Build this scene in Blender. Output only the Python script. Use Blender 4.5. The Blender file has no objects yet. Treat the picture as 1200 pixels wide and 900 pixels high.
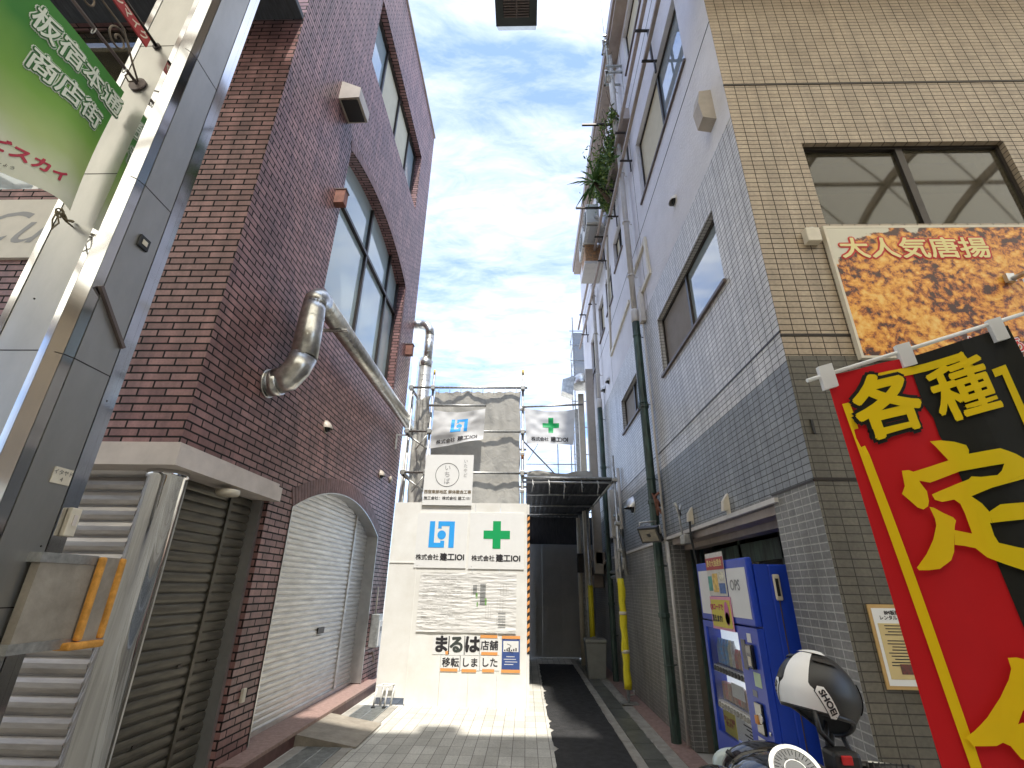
import bpy, bmesh, math, random
from mathutils import Vector, Matrix, noise
random.seed(7)
R = math.radians
S = bpy.context.scene
COL = S.collection

# ------------------------------------------------------------------ camera
CAMZ = 1.65
F = 566.0                                            # focal length in photo pixels (1200 wide)
_up = Vector((22, 1335, F)).normalized()             # x right, y up, z forward
_dep = Vector((16, -240, F)); _dep = (_dep - _up * _dep.dot(_up)).normalized()
_rt = _dep.cross(_up)
if _rt.x < 0: _rt = -_rt
def ray(px, py):
    c = Vector((px - 600, 450 - py, F))
    return Vector((_rt.dot(c), _dep.dot(c), _up.dot(c)))
def pY(px, py, Y): r = ray(px, py); r = r * (Y / r.y); return Vector((r.x, r.y, r.z + CAMZ))
def pX(px, py, X): r = ray(px, py); r = r * (X / r.x); return Vector((r.x, r.y, r.z + CAMZ))
def pZ(px, py, Z): r = ray(px, py); r = r * ((Z - CAMZ) / r.z); return Vector((r.x, r.y, r.z + CAMZ))
cam_d = bpy.data.cameras.new('camera'); cam = bpy.data.objects.new('camera', cam_d); COL.objects.link(cam)
cam_d.sensor_width = 36; cam_d.lens = 36 * F / 1200; cam_d.clip_start = 0.05; cam_d.clip_end = 500
cx = Vector((_rt.x, _dep.x, _up.x)); cy = Vector((_rt.y, _dep.y, _up.y)); cf = Vector((_rt.z, _dep.z, _up.z))
cam.matrix_world = Matrix(((cx.x, cy.x, -cf.x, 0), (cx.y, cy.y, -cf.y, 0), (cx.z, cy.z, -cf.z, CAMZ), (0, 0, 0, 1)))
S.camera = cam

# ------------------------------------------------------------------ world, sun, exposure
SUN_EL, SUN_AZ = R(64), R(166)                       # azimuth clockwise from +Y: behind the camera, a little to the right
w = bpy.data.worlds.new('World'); S.world = w; w.use_nodes = True
nt = w.node_tree; N = nt.nodes; L = nt.links; N.clear()
out = N.new('ShaderNodeOutputWorld'); bg = N.new('ShaderNodeBackground'); bg.inputs[1].default_value = 0.15
sky = N.new('ShaderNodeTexSky'); sky.sky_type = 'NISHITA'; sky.sun_disc = False
sky.sun_elevation = SUN_EL; sky.sun_rotation = SUN_AZ; sky.air_density = 1.0; sky.dust_density = 1.2; sky.ozone_density = 2.2
tc = N.new('ShaderNodeTexCoord'); sep = N.new('ShaderNodeSeparateXYZ'); L.new(tc.outputs['Generated'], sep.inputs[0])
def wmath(op, a, b):
    m = N.new('ShaderNodeMath'); m.operation = op
    for i, v in enumerate((a, b)):
        if isinstance(v, (int, float)): m.inputs[i].default_value = v
        elif v is not None: L.new(v, m.inputs[i])
    return m.outputs[0]
zz = wmath('ADD', wmath('MAXIMUM', sep.outputs[2], 0.0), 0.12)
comb = N.new('ShaderNodeCombineXYZ'); L.new(wmath('DIVIDE', sep.outputs[0], zz), comb.inputs[0]); L.new(wmath('DIVIDE', sep.outputs[1], zz), comb.inputs[1])
mp = N.new('ShaderNodeMapping'); mp.inputs['Rotation'].default_value = (0, 0, R(-38)); mp.inputs['Scale'].default_value = (1.0, 2.1, 1); mp.inputs['Location'].default_value = (5.3, 1.9, 0)
L.new(comb.outputs[0], mp.inputs[0])
n1 = N.new('ShaderNodeTexNoise'); n1.inputs['Scale'].default_value = 1.15; n1.inputs['Detail'].default_value = 9; n1.inputs['Roughness'].default_value = 0.62; n1.inputs['Distortion'].default_value = 0.35
L.new(mp.outputs[0], n1.inputs['Vector'])
n2 = N.new('ShaderNodeTexNoise'); n2.inputs['Scale'].default_value = 6.5; n2.inputs['Detail'].default_value = 8; n2.inputs['Roughness'].default_value = 0.65; n2.inputs['Distortion'].default_value = 0.6
L.new(mp.outputs[0], n2.inputs['Vector'])
mixn = wmath('ADD', wmath('MULTIPLY', n1.outputs[0], 0.72), wmath('MULTIPLY', n2.outputs[0], 0.28))
cr = N.new('ShaderNodeValToRGB'); cr.color_ramp.elements[0].position = 0.39; cr.color_ramp.elements[1].position = 0.66
cr.color_ramp.elements[0].color = (0, 0, 0, 1); cr.color_ramp.elements[1].color = (1, 1, 1, 1)
L.new(mixn, cr.inputs[0])
mx = N.new('ShaderNodeMix'); mx.data_type = 'RGBA'
L.new(wmath('ADD', wmath('MULTIPLY', cr.outputs[0], 0.80), 0.16), mx.inputs[0])
tint = N.new('ShaderNodeVectorMath'); tint.operation = 'MULTIPLY'; tint.inputs[1].default_value = (.48, .76, 1.10); L.new(sky.outputs[0], tint.inputs[0]); L.new(tint.outputs[0], mx.inputs[6]); mx.inputs[7].default_value = (4.5, 4.65, 4.85, 1)
L.new(mx.outputs[2], bg.inputs[0]); L.new(bg.outputs[0], out.inputs[0])
sd = bpy.data.lights.new('sun', 'SUN'); sun = bpy.data.objects.new('sun', sd); COL.objects.link(sun)
sd.energy = 2.4; sd.angle = R(1.2); sd.color = (1.0, 0.95, 0.87)
sdir = Vector((math.sin(SUN_AZ) * math.cos(SUN_EL), math.cos(SUN_AZ) * math.cos(SUN_EL), math.sin(SUN_EL)))
sun.rotation_euler = sdir.to_track_quat('Z', 'Y').to_euler(); sun.location = (0, -3, 20)
S.view_settings.view_transform = 'Standard'; S.view_settings.look = 'None'; S.view_settings.gamma = 1
S.view_settings.exposure = 1.4
S.render.resolution_x = 1024; S.render.resolution_y = 768
try:
    S.cycles.max_bounces = 8; S.cycles.transparent_max_bounces = 12; S.cycles.caustics_reflective = False; S.cycles.caustics_refractive = False
except Exception: pass

# ------------------------------------------------------------------ materials
MATS = {}
def nodes(m):
    m.use_nodes = True
    return m.node_tree, m.node_tree.nodes['Principled BSDF']
def mat(name, col, rough=0.6, metal=0.0, var=0.12, scale=6.0, bump=0.0, bscale=60.0, spec=0.5, alpha=None, coat=0.0, dirt=None, stretch=None):
    if name in MATS: return MATS[name]
    m = bpy.data.materials.new(name); t, b = nodes(m); MATS[name] = m
    b.inputs['Roughness'].default_value = rough; b.inputs['Metallic'].default_value = metal
    b.inputs['Specular IOR Level'].default_value = spec; b.inputs['Coat Weight'].default_value = coat
    co = t.nodes.new('ShaderNodeTexCoord'); vec = co.outputs['Object']
    if stretch:
        mpn = t.nodes.new('ShaderNodeMapping'); mpn.inputs['Scale'].default_value = stretch; t.links.new(vec, mpn.inputs[0]); vec = mpn.outputs[0]
    nz = t.nodes.new('ShaderNodeTexNoise'); nz.inputs['Scale'].default_value = scale; nz.inputs['Detail'].default_value = 6; nz.inputs['Roughness'].default_value = 0.65
    t.links.new(vec, nz.inputs['Vector'])
    rp = t.nodes.new('ShaderNodeValToRGB'); e = rp.color_ramp.elements
    e[0].position = 0.3; e[1].position = 0.7
    e[0].color = tuple(max(0, c * (1 - var)) for c in (dirt or col)) + (1,); e[1].color = tuple(min(1, c * (1 + var)) for c in col) + (1,)
    t.links.new(nz.outputs[0], rp.inputs[0]); t.links.new(rp.outputs[0], b.inputs['Base Color'])
    if var > 0.03:
        mr = t.nodes.new('ShaderNodeMapRange'); mr.inputs['To Min'].default_value = min(1, rough * 1.15); mr.inputs['To Max'].default_value = rough * 0.85
        t.links.new(nz.outputs[0], mr.inputs[0]); t.links.new(mr.outputs[0], b.inputs['Roughness'])
    if bump:
        n2 = t.nodes.new('ShaderNodeTexNoise'); n2.inputs['Scale'].default_value = bscale; n2.inputs['Detail'].default_value = 5
        t.links.new(vec, n2.inputs['Vector'])
        bp = t.nodes.new('ShaderNodeBump'); bp.inputs['Strength'].default_value = bump; bp.inputs['Distance'].default_value = 0.01
        t.links.new(n2.outputs[0], bp.inputs['Height']); t.links.new(bp.outputs[0], b.inputs['Normal'])
    return m
def brickmat(name, c1, c2, mortar, bw, bh, ms, offset=0.5, rough=0.5, stain=0.25, bump=0.6, streak=0.25, varm=None, off=(0, 0), spec=0.5):
    """rows of units laid out on the metre UVs, mortar joints recessed, weather stains"""
    m = bpy.data.materials.new(name); t, b = nodes(m); MATS[name] = m; A = t.nodes.new; K = t.links.new
    uv = A('ShaderNodeUVMap'); mpn = A('ShaderNodeMapping'); mpn.inputs['Location'].default_value = (off[0], off[1], 0); K(uv.outputs[0], mpn.inputs[0])
    wob = A('ShaderNodeTexNoise'); wob.inputs['Scale'].default_value = 9; K(mpn.outputs[0], wob.inputs[0])
    va = A('ShaderNodeVectorMath'); va.operation = 'MULTIPLY_ADD'; va.inputs[1].default_value = (0.003, 0.003, 0); K(wob.outputs[1], va.inputs[0]); K(mpn.outputs[0], va.inputs[2])
    br = A('ShaderNodeTexBrick'); br.offset = offset; br.squash = 1; br.inputs['Scale'].default_value = 1
    br.inputs['Brick Width'].default_value = bw; br.inputs['Row Height'].default_value = bh; br.inputs['Mortar Size'].default_value = ms; br.inputs['Mortar Smooth'].default_value = 0.15; br.inputs['Bias'].default_value = 0
    K(va.outputs[0], br.inputs[0])
    br.inputs['Color1'].default_value = (*c1, 1); br.inputs['Color2'].default_value = (*c2, 1); br.inputs['Mortar'].default_value = (*mortar, 1)
    nz = A('ShaderNodeTexNoise'); nz.inputs['Scale'].default_value = 1.3; nz.inputs['Detail'].default_value = 8; nz.inputs['Roughness'].default_value = 0.7; K(mpn.outputs[0], nz.inputs[0])
    ms2 = A('ShaderNodeMapping'); ms2.inputs['Scale'].default_value = (5.0, 0.45, 1); K(mpn.outputs[0], ms2.inputs[0])
    nz2 = A('ShaderNodeTexNoise'); nz2.inputs['Scale'].default_value = 1.6; nz2.inputs['Detail'].default_value = 5; K(ms2.outputs[0], nz2.inputs[0])
    nz3 = A('ShaderNodeTexNoise'); nz3.inputs['Scale'].default_value = 45; nz3.inputs['Detail'].default_value = 4; K(mpn.outputs[0], nz3.inputs[0])
    def mr(src, a, bb, lo, hi):
        q = A('ShaderNodeMapRange'); q.inputs[1].default_value = a; q.inputs[2].default_value = bb; q.inputs[3].default_value = lo; q.inputs[4].default_value = hi; K(src, q.inputs[0]); return q.outputs[0]
    f = A('ShaderNodeMath'); f.operation = 'MULTIPLY'; K(mr(nz.outputs[0], .3, .7, 1 - stain, 1 + stain * .5), f.inputs[0]); K(mr(nz2.outputs[0], .35, .65, 1 - streak, 1 + streak * .4), f.inputs[1])
    f2 = A('ShaderNodeMath'); f2.operation = 'MULTIPLY'; K(f.outputs[0], f2.inputs[0]); K(mr(nz3.outputs[0], .3, .7, .86, 1.14), f2.inputs[1])
    vm = A('ShaderNodeVectorMath'); vm.operation = 'SCALE'; K(br.outputs[0], vm.inputs[0]); K(f2.outputs[0], vm.inputs[3])
    K(vm.outputs[0], b.inputs['Base Color'])
    K(mr(br.outputs[1], 0, 1, rough, .95), b.inputs['Roughness']); b.inputs['Specular IOR Level'].default_value = spec
    h = A('ShaderNodeMath'); h.operation = 'MULTIPLY_ADD'; K(br.outputs[1], h.inputs[0]); h.inputs[1].default_value = -1; K(mr(nz3.outputs[0], 0, 1, 0, .25), h.inputs[2])
    bp = A('ShaderNodeBump'); bp.inputs['Strength'].default_value = bump; bp.inputs['Distance'].default_value = 0.006; K(h.outputs[0], bp.inputs['Height']); K(bp.outputs[0], b.inputs['Normal'])
    return m
def glassmat(name, tint=(0.6, 0.7, 0.7), rough=0.02, ior=1.5, refl=1.0, body=None, bodymix=0.0):
    m = bpy.data.materials.new(name); m.use_nodes = True; t = m.node_tree; t.nodes.clear(); MATS[name] = m; A = t.nodes.new; K = t.links.new
    o = A('ShaderNodeOutputMaterial'); f0 = ((ior - 1) / (ior + 1)) ** 2; lw = A('ShaderNodeLayerWeight'); lw.inputs[0].default_value = .5
    pw_ = A('ShaderNodeMath'); pw_.operation = 'POWER'; K(lw.outputs[1], pw_.inputs[0]); pw_.inputs[1].default_value = 4.0
    fr = A('ShaderNodeMath'); fr.operation = 'MULTIPLY_ADD'; K(pw_.outputs[0], fr.inputs[0]); fr.inputs[1].default_value = 1 - f0; fr.inputs[2].default_value = f0
    tr = A('ShaderNodeBsdfTransparent'); tr.inputs[0].default_value = (*tint, 1)
    gl = A('ShaderNodeBsdfGlossy'); gl.inputs['Roughness'].default_value = rough; gl.inputs[0].default_value = (refl, refl, refl, 1)
    base = tr.outputs[0]
    if body:
        df = A('ShaderNodeBsdfDiffuse'); df.inputs[0].default_value = (*body, 1); m2 = A('ShaderNodeMixShader'); m2.inputs[0].default_value = bodymix; K(tr.outputs[0], m2.inputs[1]); K(df.outputs[0], m2.inputs[2]); base = m2.outputs[0]
    mx = A('ShaderNodeMixShader'); K(fr.outputs[0], mx.inputs[0]); K(base, mx.inputs[1]); K(gl.outputs[0], mx.inputs[2]); K(mx.outputs[0], o.inputs[0])
    return m
def clothmat(name, col, trans=0.35, rough=0.85, var=0.06, wr=0.0):
    m = bpy.data.materials.new(name); t, b = nodes(m); MATS[name] = m; A = t.nodes.new; K = t.links.new
    o = t.nodes['Material Output']
    nz = A('ShaderNodeTexNoise'); nz.inputs['Scale'].default_value = 3; nz.inputs['Detail'].default_value = 6; co = A('ShaderNodeTexCoord'); K(co.outputs['Object'], nz.inputs[0])
    rp = A('ShaderNodeValToRGB'); rp.color_ramp.elements[0].position = .3; rp.color_ramp.elements[1].position = .7
    rp.color_ramp.elements[0].color = (*[c * (1 - var) for c in col], 1); rp.color_ramp.elements[1].color = (*[min(1, c * (1 + var)) for c in col], 1)
    K(nz.outputs[0], rp.inputs[0]); K(rp.outputs[0], b.inputs['Base Color']); b.inputs['Roughness'].default_value = rough; b.inputs['Specular IOR Level'].default_value = .2
    tl = A('ShaderNodeBsdfTranslucent'); K(rp.outputs[0], tl.inputs[0]); mx = A('ShaderNodeMixShader'); mx.inputs[0].default_value = trans
    K(b.outputs[0], mx.inputs[1]); K(tl.outputs[0], mx.inputs[2]); K(mx.outputs[0], o.inputs[0])
    if wr:
        n2 = A('ShaderNodeTexNoise'); n2.inputs['Scale'].default_value = 7; n2.inputs['Detail'].default_value = 4; n2.inputs['Distortion'].default_value = 1.5; K(co.outputs['Object'], n2.inputs[0])
        bp = A('ShaderNodeBump'); bp.inputs['Strength'].default_value = wr; bp.inputs['Distance'].default_value = .05; K(n2.outputs[0], bp.inputs['Height']); K(bp.outputs[0], b.inputs['Normal'])
    return m

M_brick = brickmat('purple_brick', (.21, .098, .090), (.35, .185, .168), (.012, .009, .009), .24, .07, .0085, rough=.42, stain=.3, streak=.3)
M_soldier = brickmat('soldier_brick', (.17, .09, .085), (.25, .14, .13), (.03, .022, .02), .07, .24, .006, offset=0, rough=.45)
M_tan = brickmat('tan_tile', (.35, .275, .195), (.42, .335, .24), (.05, .038, .026), .1, .05, .0035, offset=0, rough=.35, stain=.14, streak=.14, off=(.02, 0))
M_palegrey = brickmat('pale_tile', (.58, .56, .53), (.68, .66, .63), (.12, .11, .10), .1, .05, .0035, offset=0, rough=.35, stain=.16, streak=.18)
M_darkgrey = brickmat('grey_painted_tile', (.24, .255, .265), (.29, .305, .315), (.08, .08, .08), .1, .05, .0035, offset=0, rough=.45, stain=.22, streak=.2)
M_lowgrey = brickmat('lower_grey_tile', (.19, .187, .177), (.24, .235, .222), (.46, .45, .41), .1, .05, .0042, offset=0, rough=.5, stain=.28, streak=.22)
M_olive = brickmat('olive_painted_tile', (.115, .105, .082), (.145, .13, .10), (.06, .055, .045), .1, .05, .0035, offset=0, rough=.5, stain=.2, streak=.15)
M_paver = brickmat('pavers', (.54, .52, .46), (.69, .67, .60), (.24, .225, .19), .14, .3, .004, offset=0, rough=.75, stain=.25, streak=.05, bump=.35)
M_stucco = mat('stucco', (.72, .71, .74), .9, var=.07, scale=2.0, bump=.9, bscale=32)
M_asphalt = mat('asphalt', (.028, .028, .029), .85, var=.45, scale=9, bump=.8, bscale=120)
M_concrete = mat('concrete', (.34, .32, .28), .85, var=.25, scale=7, bump=.3)
M_ground = mat('street_paving', (.5, .48, .43), .8, var=.2, scale=3)
M_drain = mat('drain_cover', (.12, .125, .11), .38, var=.4, scale=5, bump=.2)
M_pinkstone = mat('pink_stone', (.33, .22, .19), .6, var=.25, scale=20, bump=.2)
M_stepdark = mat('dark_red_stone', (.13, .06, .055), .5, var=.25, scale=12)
M_grate = mat('galvanised_grate', (.42, .44, .43), .45, .7, var=.3, scale=14)
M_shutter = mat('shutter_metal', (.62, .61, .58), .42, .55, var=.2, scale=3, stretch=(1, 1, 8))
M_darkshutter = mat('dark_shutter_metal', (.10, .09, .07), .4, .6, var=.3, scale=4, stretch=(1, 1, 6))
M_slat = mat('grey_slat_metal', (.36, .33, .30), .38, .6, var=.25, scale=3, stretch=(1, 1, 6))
M_alu = mat('aluminium', (.55, .55, .54), .35, .85, var=.12)
M_steel = mat('brushed_stainless', (.44, .43, .40), .38, .85, var=.14, scale=2.2, stretch=(1, 1, .4))
M_mirror = mat('polished_stainless', (.72, .72, .72), .08, 1.0, var=.03)
M_chrome = mat('chrome', (.68, .68, .68), .05, 1.0, var=.02)
M_duct = mat('spiral_duct_metal', (.60, .59, .55), .3, .9, var=.3, scale=10)
M_galv = mat('galvanised_tube', (.46, .46, .44), .45, .8, var=.3, scale=20)
M_band = mat('awning_paint', (.62, .55, .50), .6, var=.12, scale=4)
M_frame = mat('bronze_window_frame', (.045, .038, .033), .4, .6)
M_sill = mat('brown_sill', (.14, .11, .10), .5, .4)
M_black = mat('black_plastic', (.018, .018, .018), .45, var=.2)
M_blackgloss = mat('black_gloss', (.012, .012, .013), .12, coat=.6, var=.02)
M_matte = mat('matte_black_shell', (.022, .022, .022), .42, var=.12)
M_white = mat('white_paint', (.78, .78, .76), .5, var=.03)
M_whitegloss = mat('white_gloss', (.8, .8, .8), .2, coat=.5, var=.02)
M_cream = mat('cream_plastic', (.66, .60, .48), .5, var=.12)
M_offwhite = mat('off_white_pipe', (.60, .57, .53), .5, var=.1)
M_beige = mat('beige_metal', (.42, .37, .31), .5, var=.12)
M_conduit = mat('brown_conduit', (.33, .27, .23), .5, var=.15)
M_green_pipe = mat('patina_green_pipe', (.045, .085, .068), .5, .1, var=.45, scale=5, dirt=(.03, .032, .03), stretch=(3, 3, .6))
M_orange = mat('orange_tape', (.75, .33, .10), .6, var=.1)
M_orangefoam = mat('orange_edge_foam', (.62, .29, .05), .75, var=.35, scale=14)
M_yellow = mat('yellow_sleeve', (.80, .68, .02), .5, var=.1)
M_red = mat('red_paint', (.35, .03, .03), .5)
M_rust = mat('rust_brown_box', (.22, .09, .06), .7, var=.3, scale=12)
M_hoard = mat('white_hoarding', (.80, .80, .77), .5, var=.06, scale=1.6, dirt=(.74, .72, .66))
M_tarp = clothmat('grey_tarp', (.47, .45, .40), .25, wr=.3, var=.12)
M_whitecloth = clothmat('white_cloth', (.78, .78, .78), .3)
M_paper = mat('wrinkled_paper', (.72, .71, .68), .45, var=.05, scale=3, bump=1.0, bscale=9, stretch=(1, 1, 3))
M_papersm = mat('smooth_paper', (.76, .76, .74), .5, var=.03)
M_ink = mat('black_ink', (.02, .018, .022), .6, var=.02)
M_inkgrey = mat('grey_ink', (.30, .30, .30), .6, var=.02)
M_inkbrown = mat('brown_ink', (.19, .15, .10), .6, var=.02)
M_inkblue = mat('sky_blue_ink', (.03, .36, .85), .5, var=.03)
M_inkgreen = mat('green_ink', (.0, .34, .10), .5, var=.03)
M_navy = mat('navy_print', (.045, .085, .26), .5, var=.1)
M_darkwall = mat('dark_grey_panel', (.42, .42, .41), .55, var=.12, scale=2)
M_under = mat('dark_deck', (.055, .06, .068), .7, var=.35, scale=5, stretch=(8, 1, 1))
M_blue = mat('blue_enamel', (.016, .058, .46), .4, coat=.1, var=.05)
M_dark = mat('dark_interior', (.02, .02, .018), .8)
M_interior = mat('interior_wall', (.16, .14, .11), .8)
M_curtain = mat('pale_curtain', (.60, .72, .70), .9, var=.12, scale=2, stretch=(8, 8, .5))
M_creamblind = mat('cream_blind', (.62, .56, .40), .8, var=.06)
M_greyblind = mat('grey_brown_blind', (.25, .22, .19), .8, var=.06)
M_mesh = mat('beige_blind', (.40, .37, .29), .8, var=.12)
M_bin = mat('grey_bin_plastic', (.27, .27, .24), .5, var=.12)
M_leaf = mat('leaf_green', (.085, .16, .035), .6, var=.5, scale=5)
M_leaf2 = mat('leaf_yellow_green', (.2, .28, .05), .6, var=.4, scale=5)
M_bark = mat('bark', (.12, .08, .05), .9)
M_ac = mat('ac_casing', (.62, .61, .56), .5, var=.06)
M_rustpanel = mat('rusty_panel', (.38, .20, .08), .8, var=.7, scale=18, dirt=(.5, .45, .38))
M_wood = mat('worn_board', (.30, .265, .215), .7, var=.25, scale=6, bump=.3)
G_clear = glassmat('window_glass', (.55, .62, .60), refl=.9)
G_sky = glassmat('reflective_glass', (.25, .3, .32), refl=1.0, ior=2.2, rough=.03, body=(.55, .66, .72), bodymix=.55)
G_dark = glassmat('dark_glass', (.45, .42, .34), refl=.8, ior=1.6, rough=.035, body=(.16, .14, .09), bodymix=.25)
G_curtainlit = glassmat('curtain_lit_glass', (.8, .85, .85), refl=.95, ior=1.6, body=(.62, .74, .72), bodymix=.75)  # brightness of the lit curtain behind is put into the pane's body colour
G_frost = glassmat('pale_glass', (.7, .75, .75), refl=.95, ior=1.7, body=(.60, .70, .70), bodymix=.65)

# ------------------------------------------------------------------ mesh helpers
class MB:
    def __init__(s): s.v = []; s.f = []; s.sm = []
    def face(s, pts, smooth=False):
        i = len(s.v); s.v += [Vector(p) for p in pts]; s.f.append(tuple(range(i, i + len(pts)))); s.sm.append(smooth)
    def raw(s, vs, fs, smooth=False):
        i = len(s.v); s.v += [Vector(p) for p in vs]; s.f += [tuple(a + i for a in f) for f in fs]; s.sm += [smooth] * len(fs)
    def hexa(s, p):       # 8 corners: bottom ring 0-3, top ring 4-7
        s.raw(p, [(3, 2, 1, 0), (4, 5, 6, 7), (0, 1, 5, 4), (1, 2, 6, 5), (2, 3, 7, 6), (3, 0, 4, 7)])
    def box(s, a, b, bev=0.0):
        x0, x1 = sorted((a[0], b[0])); y0, y1 = sorted((a[1], b[1])); z0, z1 = sorted((a[2], b[2]))
        if bev <= 0:
            s.hexa([(x0, y0, z0), (x1, y0, z0), (x1, y1, z0), (x0, y1, z0), (x0, y0, z1), (x1, y0, z1), (x1, y1, z1), (x0, y1, z1)]); return
        bm = bmesh.new(); bmesh.ops.create_cube(bm, size=1)
        for v in bm.verts: v.co = Vector(((x0 + x1) / 2 + v.co.x * (x1 - x0), (y0 + y1) / 2 + v.co.y * (y1 - y0), (z0 + z1) / 2 + v.co.z * (z1 - z0)))
        bmesh.ops.bevel(bm, geom=bm.edges[:], offset=bev, segments=2, affect='EDGES', profile=.5)
        s.bm(bm)
    def bm(s, bm, smooth=False):
        bm.verts.index_update(); s.raw([v.co.copy() for v in bm.verts], [tuple(v.index for v in f.verts) for f in bm.faces], smooth); bm.free()
    def tube(s, pts, r, n=12, caps=True, smooth=True):
        pts = [Vector(p) for p in pts]; rs = r if isinstance(r, (list, tuple)) else [r] * len(pts)
        ref = None; rings = []
        for i, p in enumerate(pts):
            d = (pts[min(i + 1, len(pts) - 1)] - pts[max(i - 1, 0)]).normalized()
            if ref is None:
                ref = Vector((0, 0, 1)) if abs(d.z) < .9 else Vector((1, 0, 0))
            u = (ref - d * ref.dot(d)).normalized(); ref = u; q = d.cross(u)
            rings.append([p + (u * math.cos(2 * math.pi * k / n) + q * math.sin(2 * math.pi * k / n)) * rs[i] for k in range(n)])
        vs = [v for rg in rings for v in rg]
        fs = [(i * n + k, i * n + (k + 1) % n, (i + 1) * n + (k + 1) % n, (i + 1) * n + k) for i in range(len(pts) - 1) for k in range(n)]
        s.raw(vs, fs, smooth)
        if caps: s.raw(rings[0], [tuple(reversed(range(n)))]); s.raw(rings[-1], [tuple(range(n))])
    def lathe(s, c, prof, n=24, axis='z', smooth=True):   # prof: (radius, height) list
        c = Vector(c); vs = []
        for r, h in prof:
            for k in range(n):
                a = 2 * math.pi * k / n; x, y = r * math.cos(a), r * math.sin(a)
                vs.append(c + (Vector((x, y, h)) if axis == 'z' else Vector((h, x, y)) if axis == 'x' else Vector((y, h, x))))
        fs = [(i * n + k, i * n + (k + 1) % n, (i + 1) * n + (k + 1) % n, (i + 1) * n + k) for i in range(len(prof) - 1) for k in range(n)]
        s.raw(vs, fs, smooth); s.raw(vs[:n], [tuple(reversed(range(n)))]); s.raw(vs[-n:], [tuple(range(n))])
    def prism(s, poly, axis, a, b):      # poly: 2-D points in the other two axes (in x,y,z order)
        def P(u, v, t): return (t, u, v) if axis == 'x' else (u, t, v) if axis == 'y' else (u, v, t)
        n = len(poly); va = [P(u, v, a) for u, v in poly]; vb = [P(u, v, b) for u, v in poly]
        s.raw(va + vb, [tuple(reversed(range(n))), tuple(range(n, 2 * n))] + [(k, (k + 1) % n, n + (k + 1) % n, n + k) for k in range(n)])
    def quadslab(s, c, th=.01, n=None):  # 4 corners, given thickness against normal
        c = [Vector(p) for p in c]; nn = n or (c[1] - c[0]).cross(c[3] - c[0]).normalized()
        s.hexa([p for p in c] + [p + nn * th for p in c])
    def build(s, name, m, parent=None, origin=None):
        me = bpy.data.meshes.new(name)
        if parent is not None: o = parent['_org']; off = Vector(o); p2 = parent
        elif origin is not None: off = Vector(origin)
        else:
            xs = [v.x for v in s.v]; ys = [v.y for v in s.v]; zs = [v.z for v in s.v]
            off = Vector(((min(xs) + max(xs)) / 2, (min(ys) + max(ys)) / 2, min(zs)))
        me.from_pydata([v - off for v in s.v], [], s.f)
        for p, q in zip(me.polygons, s.sm): p.use_smooth = q
        bm = bmesh.new(); bm.from_mesh(me); bmesh.ops.remove_doubles(bm, verts=bm.verts, dist=1e-5) if any(s.sm) else None
        bmesh.ops.recalc_face_normals(bm, faces=bm.faces) if len(bm.faces) > 1 else None
        bm.to_mesh(me); bm.free()
        uvl = me.uv_layers.new(name='UVMap').data
        for p in me.polygons:
            nx, ny, nz = abs(p.normal.x), abs(p.normal.y), abs(p.normal.z)
            for li in p.loop_indices:
                v = me.vertices[me.loops[li].vertex_index].co + off
                uvl[li].uv = (v.x, v.y) if (nz > nx and nz > ny) else (v.y, v.z) if nx > ny else (v.x, v.z)
        me.materials.append(m)
        o = bpy.data.objects.new(name, me); COL.objects.link(o); o['_org'] = tuple(off)
        if parent is not None: o.parent = parent
        else: o.location = off
        return o
def box(name, m, a, b, parent=None, bev=0.0): k = MB(); k.box(a, b, bev); return k.build(name, m, parent)
def tube(name, m, pts, r, parent=None, n=12): k = MB(); k.tube(pts, r, n); return k.build(name, m, parent)
def thing(name, label, cat, loc, group=None):
    o = bpy.data.objects.new(name, None); COL.objects.link(o); o.location = loc; o.empty_display_size = .2
    o['label'] = label; o['category'] = cat; o['_org'] = tuple(loc)
    if group: o['group'] = group
    return o
def tag(o, label, cat, group=None):
    o['label'] = label; o['category'] = cat
    if group: o['group'] = group
    return o
def struct(o): o['kind'] = 'structure'; return o
def copy_tree(o, loc, label):
    c = o.copy(); COL.objects.link(c); c.location = loc; c['label'] = label
    def rec(src, dst):
        for ch in [q for q in bpy.data.objects if q.parent == src]:
            d = ch.copy(); COL.objects.link(d); d.parent = dst; rec(ch, d)
    rec(o, c); return c

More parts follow.
